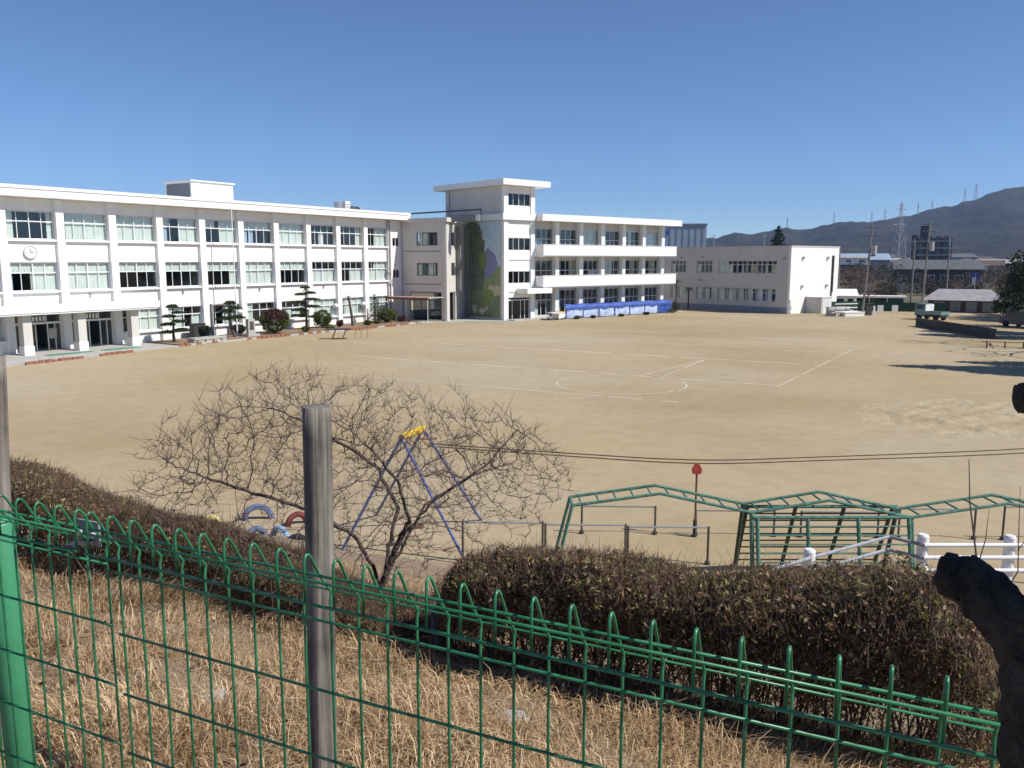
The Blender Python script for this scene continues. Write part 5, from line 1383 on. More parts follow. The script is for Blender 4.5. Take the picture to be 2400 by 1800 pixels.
# power pylons on the plain and the ridges
def pylon_mesh(h):
    p0, p1 = [], []
    w0, w1 = h * .085, h * .014
    def corner(q, k):
        w = w0 + (w1 - w0) * min(1, q * 1.15); return (w * (1 if k in (0, 3) else -1), w * (1 if k in (0, 1) else -1), h * q)
    lv = [0, .16, .31, .45, .57, .68, .78, .87, .94, 1.0]
    for a, b in zip(lv[:-1], lv[1:]):
        for k in range(4):
            p0.append(corner(a, k)); p1.append(corner(b, k))
            p0.append(corner(a, k)); p1.append(corner(b, (k + 1) % 4))
            p0.append(corner(b, k)); p1.append(corner(b, (k + 1) % 4))
    for q, L in ((.66, .14), (.78, .12), (.90, .10)):
        for sg in (-1, 1):
            for e in (0, .018): p0.append((0, 0, h * (q + e))); p1.append((sg * h * L, 0, h * q))
    v, f = sticks(p0, p1, .22, .22)
    return np_mesh('pylon', v, f, M['steel_far'])
M['steel_far'] = pm('far_steel', (0.32, 0.33, 0.35), 0.7, 0.1, 0.1)
def ground_hill(x, y):
    t_ = (y - 1150) / 1350.0
    k = max(0, min(1, t_)) ** 1.6
    return float(np.interp(x * 2500 / y, [r_[0] for r_ in ridge], [r_[1] for r_ in ridge]) * k - 4)
for (x, y, h, lab) in ((424, 920, 68, 'largest lattice pylon standing against the hill left of the apartment block'),
                       (1040, 2440, 36, 'small pylon on the low ridge left of the largest pylon'), (1078, 2440, 38, 'small pylon on the ridge just left of the largest pylon'),
                       (800, 2450, 36, 'pylon on the first low hill top'), (935, 2450, 36, 'pylon on the ridge above the right end of the white wall'),
                       (1320, 2470, 42, 'left of two pylons high on the hill shoulder'), (1352, 2470, 50, 'right of two pylons high on the hill shoulder'),
                       (1182, 2460, 34, 'pylon on the rising ridge right of the largest pylon'), (1222, 2460, 30, 'short pylon on the rising ridge'),
                       (395, 2400, 66, 'left of two faint pylons over the blue-grey block'), (425, 2400, 68, 'right of two faint pylons over the blue-grey block')):
    t = thing('power_pylon', lab, 'pylon', (x, y, ground_hill(x, y) if y > 1150 else 0), R(random.uniform(-20, 20)))
    link('lattice', pylon_mesh(h), t)
    MB().tube([(0, 0, h * .97), (0, 0, h * 1.03)], [.4, .2], 5).build('peak', M['steel_far'], t)
for (x, y, h, lab) in ((78, 260, 15, 'pale mast left of the spiky conifer over the flat roof'), (150, 320, 16, 'pale mast left of the apartment block'), (158, 330, 15, 'second pale mast left of the apartment block'), (60, 250, 14, 'pale mast at the left end of the hills')):
    t = thing('mast', lab, 'pole', (x, y, 0))
    MB().tube([(0, 0, 0), (0, 0, h)], [.25, .14], 6).build('pole', M['steel_far'], t)
    MB().box(-.9, .9, -.08, .08, h - 1.2, h - 1.0).build('crossarm', M['steel_far'], t)
# ------------------------------------------------------------------ play equipment near the bank
M['rail_shade_grey'] = pm('shaded_rail_grey', (0.30, 0.31, 0.335), .5, .15, 6.0)  # left bends of the white railing; their shade is put into the colour
M['bar_dark'] = pm('dark_bar_paint', (0.10, 0.085, 0.075), .6, .35, 12.0)
random.seed(5)
NY, FY = 15.7, 16.3
px_ = [1.18, 2.9, 4.70, 6.22, 7.84, 9.73, 11.5]
pz_ = [1.75, 1.99, 1.605, 1.855, 1.505, 1.79, 1.45]
t = thing('monkey_bars', 'long green overhead ladder rising and falling in three peaks behind the hedge', 'climbing frame', (1.2, 16.0, 0))
O = np.array([1.2, 16.0, 0])
def L_(p): return tuple(np.array(p, float) - O)
for y in (NY, FY):
    MB().tube([L_((x, y, z)) for x, z in zip(px_, pz_)], 0.032, 8).build('rail', M['play_green'], t)
for (x0, z0), (x1_, z1_) in zip(list(zip(px_, pz_))[:-1], list(zip(px_, pz_))[1:]):
    for k in range(5):
        q = (k + .5) / 5; x = x0 + (x1_ - x0) * q; z = z0 + (z1_ - z0) * q
        MB().tube([L_((x, NY, z)), L_((x, FY, z))], 0.019, 6).build('rung', M['play_green'], t)
for (x, z, lean) in ((1.18, 1.75, -.42), (11.5, 1.45, .4)):
    for y in (NY, FY):
        MB().tube([L_((x, y, z)), L_((x + lean, y + (.1 if y > 16 else -.1), 0))], 0.034, 8).build('leg', M['play_green'], t)
MB().tube([L_((1.18, NY, 1.75)), L_((1.18, FY, 1.75))], .03, 8).build('end_bar', M['play_green'], t)
for x, z in ((4.70, 1.60), (7.84, 1.5)):
    for (y, yb) in ((NY, NY - .3), (FY, FY + .45)):
        MB().tube([L_((x, y, z)), L_((x, yb, 0))], .045, 8).build('leg', M['play_dark'] if y > 16 else M['play_green'], t)

t = thing('wall_bars', 'green climbing bars of two leaning ladder frames under the middle of the overhead ladder', 'climbing frame', (6.2, 16.0, 0))
O = np.array([6.2, 16.0, 0])
for (yt, yb, zt, mt, name_) in ((NY - .04, NY - .42, 1.52, 'play_green', 'near'), (FY + .05, FY + .75, 1.53, 'play_dark', 'far')):
    for x in (4.80, 5.79, 6.78, 7.77):
        MB().tube([L_((x, yt, zt)), L_((x, yb, 0))], .042, 8).build('post', M[mt], t)
    MB().tube([L_((4.72, yt, zt)), L_((7.86, yt, zt))], .036, 8).build('top_bar', M['play_green'], t)
    for k in range(8):
        q = (k + 1) / 9.0
        y = yt + (yb - yt) * q; z = zt * (1 - q)
        MB().tube([L_((4.80, y, z)), L_((7.77, y, z))], .017, 6).build('rung', M[random.choice(('play_green', 'play_dark', 'rust'))] if name_ == 'far' else M['play_green'], t)

def hbar(loc, w, h, rz, label, mat='bar_steel', legs='bar_dark', group=None):
    t = thing('horizontal_bar', label, 'exercise bar', loc, rz, group)
    MB().tube([(-w / 2, 0, h), (w / 2, 0, h)], 0.02, 8).build('bar', M[mat], t)
    for sg in (-1, 1):
        MB().tube([(sg * w / 2, 0, h + .02), (sg * w / 2, 0, 0)], 0.026, 8).build('post', M[legs], t)
        MB().tube([(sg * w / 2, 0, 0), (sg * w / 2, 0, .07)], 0.06, 8).build('foot', M['concrete_dark'], t)
for (x, w, h, lab) in ((0.0, 1.72, .93, 'low exercise bar nearest the bare tree, left of the overhead ladder'), (1.78, 1.72, .88, 'low exercise bar under the left end of the overhead ladder'), (3.56, 1.72, .83, 'low exercise bar under the first peak of the overhead ladder')):
    hbar((x - .2, 17.15, 0), w, h, R(-1.5), lab, 'steel')
for (x, y, w, h, lab) in ((2.55, 19.15, 1.75, .68, 'rusty low bar beyond the left half of the overhead ladder'), (5.3, 19.0, 1.85, .62, 'rusty low bar touching the red-topped pole'), (7.75, 18.9, 1.8, .62, 'rusty low bar seen through the climbing bars'), (10.0, 18.8, 1.75, .72, 'rusty low bar beyond the right valley of the overhead ladder'), (12.4, 18.7, 1.75, .8, 'rusty bar at the right edge beyond the white railing')):
    hbar((x, y, 0), w, h, R(-2), lab, 'bar_steel')
t = thing('red_pole', 'thin rusty pole with a red heart-shaped top standing on the yard', 'pole', (4.34, 18.94, 0))
MB().tube([(0, 0, 0), (0, 0, 1.6)], .025, 8).build('pole', M['rust'], t)
hd = MB()
out = [(-.02, 1.52), (.11, 1.55), (.115, 1.66), (.06, 1.76), (0, 1.79), (-.06, 1.76), (-.115, 1.66), (-.11, 1.55)]
i = len(hd.v)
hd.extrude_x([(p[0], p[1]) for p in out], -.02, .02)
o = hd.build('head', M['red_paint'], t, rz=R(90))
MB().tube([(0, 0, 0), (0, 0, .42)], .05, 8).build('sleeve', M['concrete_dark'], t)

# swing: blue A-legs under a short yellow beam
t = thing('swing_frame', 'blue-legged swing frame with a yellow beam behind the bare tree', 'swing', (-2.3, 18.2, 0))
O = np.array([-2.3, 18.2, 0])
a1, a2 = (-2.42, 17.75, 2.66), (-2.05, 18.75, 2.66)
MB().tube([L_(a1), L_(a2)], .075, 10).build('beam', M['play_yellow'], t)
for (top, foot) in ((a1, (-3.85, 17.9, 0)), (a1, (-1.03, 17.35, 0)), (a2, (-.78, 20.2, 0)), (a2, (-3.5, 20.6, 0))):
    MB().tube([L_(top), L_(foot)], .032, 8).build('leg', M['play_blue'], t)
MB().tube([L_((-2.1, 18.4, 2.5)), L_((-1.75, 18.8, 2.42))], .03, 6).build('crossbar', M['rust'], t)
for x in (-.14, .14):
    MB().tube([L_((-2.24 + x, 18.25, 2.6)), L_((-2.24 + x, 18.25, .5))], .008, 5).build('chain', M['bar_steel'], t)
MB().box(-.16, .28, -.05, .15, .46, .5).build('seat', M['rust'], t)

def half_tyre(loc, rz, Rr, col, label):
    t = thing('half_tyre', label, 'tyre', loc, rz)
    mb = MB(); mb.tube([(Rr * math.cos(a), 0, Rr * math.sin(a)) for a in np.linspace(-.12, math.pi + .12, 17)], [.075] * 17, 9)
    mb.build('tread', M[col], t, smooth=True)
    mb = MB(); mb.tube([(Rr * .93 * math.cos(a), -.085, Rr * .93 * math.sin(a)) for a in np.linspace(0, math.pi, 15)], .02, 5)
    mb.build('bead', M[col], t)
M['tyre_blue'] = pm('tyre_blue', (0.10, 0.155, 0.33), .8, .55, 5.0, rgb2=(0.19, 0.23, 0.34)); M['tyre_yellow'] = pm('tyre_yellow', (0.60, 0.52, 0.22), .8, .35, 5.0)
M['tyre_red'] = pm('tyre_red', (0.15, 0.035, 0.03), .8, .4, 5.0); M['tyre_pale'] = pm('tyre_pale_blue', (0.24, 0.36, 0.50), .6, .3, 7.0)
half_tyre((-7.45, 19.7, 0), R(55), .23, 'tyre_yellow', 'yellow half-buried tyre left of the blue one')
half_tyre((-6.45, 20.3, 0), R(15), .33, 'tyre_blue', 'blue half-buried tyre, highest of the painted tyres')
half_tyre((-5.35, 19.9, 0), R(40), .25, 'tyre_red', 'dark red half-buried tyre just left of the wooden post')
half_tyre((-6.05, 18.8, 0), R(50), .24, 'tyre_blue', 'blue half-buried tyre in front of the larger blue one')
half_tyre((-5.5, 18.9, 0), R(-30), .22, 'tyre_pale', 'pale blue half-buried tyre behind the hedge')
half_tyre((-4.95, 18.3, 0), R(20), .22, 'rubber', 'black half-buried tyre beside the wooden post')

# two ropes pegged out on the earth
for (pts, lab) in (([(-3.0, 29.0), (1.9, 27.5), (6.0, 26.55), (9.9, 26.9), (17.9, 28.2), (24.0, 30.2)], 'farther of two thin dark ropes lying across the earth yard'), ([(-3.0, 28.6), (1.88, 27.08), (5.9, 26.08), (10.0, 26.45), (17.5, 27.55), (23.5, 29.5)], 'nearer of two thin dark ropes lying across the earth yard')):
    P = [Vector((x, y, .02)) for x, y in pts]; Q = []
    for k in range(len(P) - 1):
        for q in np.linspace(0, 1, 7)[:-1]:
            a = P[max(0, k - 1)]; b = P[k]; c = P[k + 1]; d = P[min(len(P) - 1, k + 2)]
            Q.append(0.5 * ((2 * b) + (c - a) * q + (2 * a - 5 * b + 4 * c - d) * q * q + (3 * b - a - 3 * c + d) * q ** 3))
    Q.append(P[-1])
    o = MB().tube([tuple(q) for q in Q], .017, 5).build('rope', M['rope']); tag(o, lab, 'rope')

# rough sand heap
nx, ny = 70, 50
gx = np.linspace(14.2, 25.5, nx); gy = np.linspace(29.2, 39.0, ny); GX, GY = np.meshgrid(gx, gy, indexing='ij')
e = 1 - ((GX - 19.9) / 5.5) ** 2 - ((GY - 33.8) / 4.7) ** 2
rough = sum(np.sin(GX * a + b * GY + c) * d for a, b, c, d in ((2.3, 1.1, 0, .5), (1.2, -2.9, 1, .5), (4.1, 2.2, 2, .35), (-3.3, 5.2, .3, .35), (7.1, 3.7, 1, .25), (5.5, -6.8, 2, .25)))
e = e + .16 * rough * .6 + .1 * rng.normal(size=e.shape)
GZ = np.where(e > 0, np.clip(e, 0, 1) ** .5 * (.05 + .05 * rough) + .03 * rng.normal(size=e.shape) * (e > .1) - .01, -.03)
idx = np.arange(nx * ny).reshape(nx, ny)
F = np.stack([idx[:-1, :-1].ravel(), idx[1:, :-1].ravel(), idx[1:, 1:].ravel(), idx[:-1, 1:].ravel()], -1)
o = link('sand_patch', np_mesh('sand_patch', np.stack([GX.ravel(), GY.ravel(), GZ.ravel()], -1), F, M['sand'], True))
tag(o, kind='structure')

# ------------------------------------------------------------------ white guard rail
t = thing('guard_rail', 'white pipe railing on stout round posts bending behind the right hedge', 'railing', (6.4, 12.3, 1.0))
O = np.array([6.4, 12.3, 1.0])
def wpost(x, y, top, r=.085):
    zb = bank_at(x, y) - .2
    MB().tube([L_((x, y, zb)), L_((x, y, top - .03)), L_((x, y, top))], [r, r, r * .8], 14).build('post', M['white_paint'], t)
wpost(4.42, 11.8, 2.26); wpost(6.38, 12.36, 2.30); wpost(7.73, 12.36, 2.28); wpost(9.2, 12.36, 2.28); wpost(3.0, 10.9, 2.2)
for dz in (0, -.2, -.41):
    MB().tube([L_((10.5, 12.28, 2.15 + dz)), L_((6.36, 12.28, 2.15 + dz))], .034, 10).build('pipe', M['white_paint'], t)
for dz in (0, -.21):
    MB().tube([L_((6.36, 12.28, 2.15 + dz)), L_((5.97, 12.62, 2.17 + dz)), L_((4.42, 11.74, 2.15 + dz)), L_((3.0, 10.82, 2.13 + dz))], .028, 10).build('pipe', M['rail_shade_grey'], t)

# ------------------------------------------------------------------ hedges
M['shoot'] = pm('reddish_shoot', (0.15, 0.085, 0.06), .8, .4, 14.0, world_pos=True, rgb2=(0.29, 0.185, 0.12))
def hedge(s0, s1, n0, n1, hfun, label, n_leaf, seed):
    r_ = np.random.default_rng(seed)
    c = bank_xyz((s0 + s1) / 2, (n0 + n1) / 2)
    t = thing('hedge', label, 'hedge', tuple(float(q) for q in c))
    P = []
    tries = int(n_leaf * 2.6)
    s = r_.uniform(s0, s1, tries); w = r_.uniform(-1, 1, tries); q = r_.uniform(0, 1, tries) ** .8
    gn = r_.normal(0, 1, (400, 24))
    def vn(a, b, fa, fb):
        i = a * fa - np.floor(s0 * fa); j = (b + 1.2) * fb; i0 = i.astype(int); j0 = j.astype(int); u = i - i0; w2 = j - j0
        u = u * u * (3 - 2 * u); w2 = w2 * w2 * (3 - 2 * w2); i0 %= 398; j0 %= 22
        return (gn[i0, j0] * (1 - u) + gn[i0 + 1, j0] * u) * (1 - w2) + (gn[i0, j0 + 1] * (1 - u) + gn[i0 + 1, j0 + 1] * u) * w2
    ht = hfun(s) * (1 + .022 * vn(s, w, 1.7, 1.2) + .022 * vn(s, w, 5.3, 3.1) + .03 * vn(s, w, 15.0, 8.0))
    # rounded section, end caps, hollow thin bottom
    ec = np.minimum(1, np.minimum(s - s0, s1 - s) / .45) ** .5
    prof = np.where(q > .62, np.clip(1 - ((q - .62) / .40) ** 3, 0, 1) ** .5 * .97 + .03, .80 + .32 * q)
    lim = prof * ec * (1 + .05 * vn(s, q, 2.2, 2.5) + .05 * vn(s, q, 7.0, 6.0) + .05 * vn(s, q, 19.0, 9.0))
    dep = np.abs(w) / np.maximum(lim, .02)
    keep = (dep < 1) & (r_.random(tries) < np.where((dep > .55) | (q > .72), 1, .30)) & (r_.random(tries) < np.clip((q - .12) / .5 + .15 * vn(s, q, 6.0, 5.0), .03, 1))
    s, w, q, ht = s[keep][:n_leaf], w[keep][:n_leaf], q[keep][:n_leaf], ht[keep][:n_leaf]
    n = (n0 + n1) / 2 + w * (n1 - n0) / 2
    P = bank_xyz(s, n); P[:, 2] += q * ht * np.where(ec[keep][:n_leaf] < 1, .5 + .5 * ec[keep][:n_leaf], 1)
    v, f = leaves(P - c, .033, .55, .42)
    tag(link('foliage', np_mesh('foliage', v, f, M['hedge_leaf']), t), kind='stuff')
    # twigs and stems
    m = int(n_leaf * .24)
    k = r_.integers(0, len(P), m); b = P[k] - c
    d = np.stack([r_.normal(0, .5, m), r_.normal(0, .5, m), np.abs(r_.normal(.95, .4, m))], -1); d /= np.linalg.norm(d, axis=1)[:, None]
    Lh = r_.uniform(.06, .19, m) * np.where(r_.random(m) < .04, 1.9, 1)
    v, f = sticks(b - d * (Lh * .55)[:, None], b + d * (Lh * .5)[:, None], .0026, .0011)
    tag(link('twigs', np_mesh('twigs', v, f, M['twig']), t), kind='stuff')
    mt = int((s1 - s0) * 1500)          # upright young shoots over the clipped top
    st = r_.uniform(s0 + .05, s1 - .05, mt); wt = r_.uniform(-.95, .95, mt)
    bt = bank_xyz(st, (n0 + n1) / 2 + wt * (n1 - n0) / 2) - c
    et = np.minimum(1, np.minimum(st - s0, s1 - st) / .45) ** .5
    bt[:, 2] += hfun(st) * (1 - .28 * np.abs(wt) ** 3) * (.5 + .5 * et) * .93 + r_.normal(0, .015, mt)
    dt = np.stack([r_.normal(0, .30, mt), r_.normal(0, .30, mt), np.ones(mt)], -1)
    va, fa = sticks(bt - dt * .05, bt + dt * (r_.uniform(.03, .15, mt) * np.where(r_.random(mt) < .06, 1.8, 1))[:, None], .0024, .0011)
    tag(link('shoots', np_mesh('shoots', va, fa, M['shoot']), t), kind='stuff')
    ms = int((s1 - s0) * 46)
    ss_ = r_.uniform(s0 + .1, s1 - .1, ms); nn2 = (n0 + n1) / 2 + r_.uniform(-.5, .5, ms) * (n1 - n0) / 2
    b = bank_xyz(ss_, nn2, -.03) - c; hh = hfun(ss_) * r_.uniform(.5, .85, ms)
    tip = b + np.stack([r_.normal(0, .16, ms), r_.normal(0, .16, ms), hh], -1)
    mid = (b + tip) / 2 + r_.normal(0, .05, (ms, 3))
    va, fa = sticks(b, mid, .010, .007); vb, fb = sticks(mid, tip, .007, .003)
    tag(link('stems', np_mesh('stems', np.concatenate([va, vb]), np.concatenate([fa, fb + len(va)]), M['stem_brown']), t), kind='stuff')
    return t
hedge(-9.6, -1.95, 4.2, 5.5, lambda s: np.interp(s, [-9.6, -7.9, -6.7, -5.45, -4.35, -3.58, -2.8, -2.2], [1.15, 1.10, .99, .86, .72, .60, .50, .42]), 'long brown hedge at the left sinking to the right behind the green fence', 88000, 1)
hedge(-1.85, 2.62, 4.15, 5.5, lambda s: np.interp(s, [-1.85, -1.6, -.8, 0, .62, 1.23, 1.8, 2.1, 2.6], [.80, .94, 1.10, 1.18, 1.24, 1.33, 1.40, 1.36, 1.12]), 'big dense brown-green hedge at the right behind the green fence', 120000, 2)
# gap between the hedges: a small pale concrete marker
p = bank_xyz(-1.93, 4.9)
t = thing('concrete_marker', 'pale concrete marker block in the gap between the two hedges', 'block', tuple(float(q) for q in p))
MB().prism([(-.09, -.09), (.09, -.09), (.09, .09), (-.09, .09)], -.2, .46).build('block', M['concrete'], t)
MB().prism([(-.075, -.075), (.075, -.075), (.075, .075), (-.075, .075)], .461, .49).build('cap', M['concrete'], t)

# stones half hidden in the grass
M['stone'] = pm('pale_stone', (0.33, 0.32, 0.31), .9, .22, 9.0, bump=.6)
for (s, n, r, lab) in ((-1.62, 2.2, .12, 'pale flat stone in the dry grass left of the wooden post'), (-2.35, 2.55, .13, 'smaller pale stone farther up the dry grass'), (-.55, 3.5, .10, 'small grey stone in the grass before the right hedge')):
    c = bank_xyz(s, n, -.02)
    V = []; 
    u_ = unit(90); u_ = u_ * (1 + .16 * np.sin(5 * u_[:, :1] + 3 * u_[:, 1:2]) + .08 * rng.normal(size=(90, 1)))
    import bmesh
    bm = bmesh.new()
    for q in u_ * np.array([r * 1.35, r * .9, r * .55]): bm.verts.new(q)
    bmesh.ops.convex_hull(bm, input=bm.verts)
    loose = [v_ for v_ in bm.verts if not v_.link_faces]; bmesh.ops.delete(bm, geom=loose, context='VERTS')
    me = bpy.data.meshes.new('stone'); bm.to_mesh(me); bm.free(); me.materials.append(M['stone'])
    o = link('stone', me, None, tuple(float(q) for q in c), random.uniform(0, 3)); tag(o, lab, 'stone')

# ------------------------------------------------------------------ the bare tree on the bank
def colonise(seed, env, ymid, ydepth, limbs, n_attr=3300, step=.075, kill=.13, infl=.62, iters=130):
    r_ = np.random.default_rng(seed)
    E = np.array(env)
    def inside(pts):
        x, z = pts[:, 0], pts[:, 1]; c = np.zeros(len(pts), bool); j = len(E) - 1
        for i in range(len(E)):
            xi, zi, xj, zj = E[i, 0], E[i, 1], E[j, 0], E[j, 1]
            c ^= ((zi > z) != (zj > z)) & (x < (xj - xi) * (z - zi) / (zj - zi + 1e-12) + xi); j = i
        return c
    lo, hi = E.min(0), E.max(0)
    A = []
    cx_, hw = (lo[0] + hi[0]) / 2, (hi[0] - lo[0]) / 2
    while sum(len(a) for a in A) < n_attr:
        q = r_.uniform(lo, hi, (4000, 2)); q = q[inside(q)]
        dy = np.sqrt(np.clip(1 - ((q[:, 0] - cx_) / hw) ** 2, .04, 1)) * ydepth
        y = ymid + r_.uniform(-1, 1, len(q)) * dy
        A.append(np.stack([q[:, 0], y, q[:, 1]], -1))
    A = np.concatenate(A)[:n_attr]
    N = []; par = []
    for limb in limbs:
        prev = -1 if not N else limb[0]
        pts = limb[1]
        if prev == -1: N.append(np.array(pts[0], float)); par.append(-1); prev = 0; pts = pts[1:]
        for p in pts:
            a = N[prev].copy(); b = np.array(p, float); k = max(1, int(np.linalg.norm(b - a) / step))
            for i in range(1, k + 1):
                N.append(a + (b - a) * i / k + r_.normal(0, .007, 3)); par.append(prev); prev = len(N) - 1
        limb.append(prev)
    N = np.array(N); par = list(par)
    d = np.linalg.norm(A[:, None] - N[None], axis=2); near = d.argmin(1); nd = d.min(1)
    alive = np.ones(len(A), bool)
    for it in range(iters):
        act = alive & (nd < infl)
        if not act.any():
            infl *= 1.3
            if infl > 2.5: break
            continue
        S_ = np.zeros_like(N); v = A[act] - N[near[act]]; v /= np.linalg.norm(v, axis=1)[:, None] + 1e-9
        np.add.at(S_, near[act], v)
        src = np.unique(near[act]); dirs = S_[src]
        ln = np.linalg.norm(dirs, axis=1); ok = ln > .15
        src, dirs = src[ok], dirs[ok] / ln[ok][:, None]
        if len(src) == 0: break
        dirs = dirs + r_.normal(0, .22, dirs.shape) + np.array([0, 0, .05]); dirs /= np.linalg.norm(dirs, axis=1)[:, None]
        new = N[src] + dirs * step
        base = len(N); N = np.vstack([N, new]); par += list(src)
        dn = np.linalg.norm(A[:, None] - new[None], axis=2); m_ = dn.min(1); am = dn.argmin(1)
        up = m_ < nd; nd[up] = m_[up]; near[up] = am[up] + base
        alive &= nd > kill
        if len(N) > 9000: break
    return N, np.array(par)

ENV = [(-3.73, 4.32), (-3.58, 4.71), (-3.01, 5.12), (-2.83, 5.36), (-2.49, 5.42), (-2.0, 5.33), (-1.46, 5.24), (-.84, 5.1), (-.21, 5.03), (.21, 4.84), (.55, 4.52), (.62, 4.23), (.21, 3.97), (-.3, 3.79), (-.86, 3.57), (-1.33, 3.7), (-1.88, 3.72), (-2.56, 4.02), (-3.19, 4.08)]
tx, ty = -1.32, 8.0
tz = bank_at(tx, ty) - .05
limbs = [[0, [(tx - .02, ty, tz), (tx, ty, tz + .35), (-1.33, ty, 3.22)]]]
limbs.append([None, [(-1.40, ty, 3.45), (-1.58, 7.95, 3.80), (-1.85, 7.9, 4.0), (-2.35, 7.8, 4.22), (-2.95, 7.7, 4.45)]])
limbs.append([None, [(-1.24, 8.0, 3.45), (-1.09, 8.05, 3.78), (-.82, 8.1, 4.06), (-.5, 8.1, 4.30), (-.22, 8.15, 4.47), (.05, 8.2, 4.80)]])
limbs.append([None, [(-1.25, 8.05, 3.55), (-1.16, 8.15, 4.0), (-1.36, 8.25, 4.38), (-1.75, 8.4, 4.62), (-2.4, 8.6, 4.92)]])
limbs.append([None, [(-1.15, 7.9, 3.7), (-.98, 7.6, 4.05), (-1.05, 7.35, 4.5), (-1.3, 7.2, 4.9)]])
limbs.append([None, [(-.9, 8.3, 4.0), (-.45, 8.7, 4.2), (.05, 8.95, 4.3)]])
# the first list seeds the trunk; later limbs leave from the fork
NT = len(limbs[0][1])
def run_tree():
    fork = None
    L0 = [list(limbs[0])]
    # nodes of the trunk are laid first, so the fork is the last of them
    step = .075; cnt = 1; prev = np.array(limbs[0][1][0])
    for p in limbs[0][1][1:]:
        k = max(1, int(np.linalg.norm(np.array(p) - prev) / step)); cnt += k; prev = np.array(p)
    for l in limbs[1:]: l[0] = cnt - 1
    return colonise(4, ENV, 8.05, 1.55, limbs)
N, par = run_tree()
tips = np.ones(len(N), bool); tips[par[par >= 0]] = False
rad = np.zeros(len(N)); rad[tips] = .0028
for i in range(len(N) - 1, 0, -1):
    if rad[i] == 0: rad[i] = .0028
    rad[par[i]] = (rad[par[i]] ** 2.5 + rad[i] ** 2.5) ** (1 / 2.5)
rad = np.minimum(rad * .88, .064)
t = thing('bare_tree', 'wide-spreading leafless tree on the bank behind the middle of the fence', 'tree', (tx, ty, tz))
O = np.array([tx, ty, tz])
i = np.arange(1, len(N)); p0, p1, r0_, r1_ = N[par[i]] - O, N[i] - O, np.minimum(rad[par[i]], rad[i] * 1.25), rad[i]
thick = r1_ > .012
mb = MB()
for a, b, ra, rb in zip(p0[thick], p1[thick], r0_[thick], r1_[thick]):
    mb.tube([tuple(a), tuple(b + (b - a) * .12)], [float(ra), float(rb)], 7, cap=False)
mb.build('trunk', M['bark'], t, smooth=True)
va, fa = sticks(p0[~thick], p1[~thick] + (p1[~thick] - p0[~thick]) * .15, r0_[~thick], r1_[~thick])
# short spurs and whips off the twigs
thin = np.where(rad < .014)[0]; k = rng.choice(thin, 5200)
d = unit(len(k)); d[:, 2] = np.abs(d[:, 2]) * .9 + .1
grow_d = N[k] - N[np.maximum(par[k], 0)]; grow_d /= np.linalg.norm(grow_d, axis=1)[:, None] + 1e-9
d = d + .7 * grow_d; d /= np.linalg.norm(d, axis=1)[:, None]
L = rng.uniform(.04, .2, len(k)) * np.where(rng.random(len(k)) < .05, 2.2, 1)
vb, fb = sticks(N[k] - O, N[k] - O + d * L[:, None], .0026, .0010)
link('crown', np_mesh('crown', np.concatenate([va, vb]), np.concatenate([fa, fb + len(va)]), M['twig']), t)

# young shoots at the right edge and loose brambles at the left hedge
t = thing('sapling', 'thin leafless shoots rising before the white railing at the right edge', 'tree', (4.55, 7.2, bank_at(4.55, 7.2)))
z0 = bank_at(4.55, 7.2)
def zz(z): return z - z0
for pts, r in (([(0, 0, 0), (-.22, 0, zz(3.2)), (-.35, 0, zz(3.9)), (-.44, 0, zz(4.35)), (-.48, 0, zz(4.75))], .014), ([(-.32, 0, zz(3.75)), (-.27, 0, zz(4.0)), (-.26, 0, zz(4.3))], .007), ([(-.2, 0, zz(3.2)), (.05, 0, zz(3.7)), (.02, 0, zz(4.15)), (.0, 0, zz(4.5))], .008), ([(-.25, 0, zz(3.4)), (-.5, .1, zz(3.3)), (-.62, .1, zz(3.6))], .006), ([(-.1, 0, zz(2.8)), (-.4, 0, zz(3.1)), (-.55, 0, zz(3.0))], .006), ([(.03, 0, zz(3.9)), (.16, 0, zz(4.1)), (.2, 0, zz(4.35))], .005)):
    MB().tube(pts, [r * (1 - .75 * k / (len(pts) - 1)) for k in range(len(pts))], 5).build('shoot', M['twig'], t)
t = thing('bramble', 'bare pale bramble canes arching out of the left hedge', 'plant', tuple(float(q) for q in bank_xyz(-4.2, 4.3)))
for k in range(16):
    b = bank_xyz(random.uniform(-5.9, -2.6), random.uniform(4.0, 4.7)) - np.array(t.location)
    a = random.uniform(0, 6.28); L = random.uniform(.7, 1.35)
    MB().tube([tuple(b), tuple(b + np.array([.2 * math.cos(a), .2 * math.sin(a), L * .6])), tuple(b + np.array([.55 * math.cos(a), .5 * math.sin(a), L * .95])), tuple(b + np.array([.95 * math.cos(a), .85 * math.sin(a), L * .9]))], [.006, .005, .003, .0015], 4).build('cane', M['twig'], t)

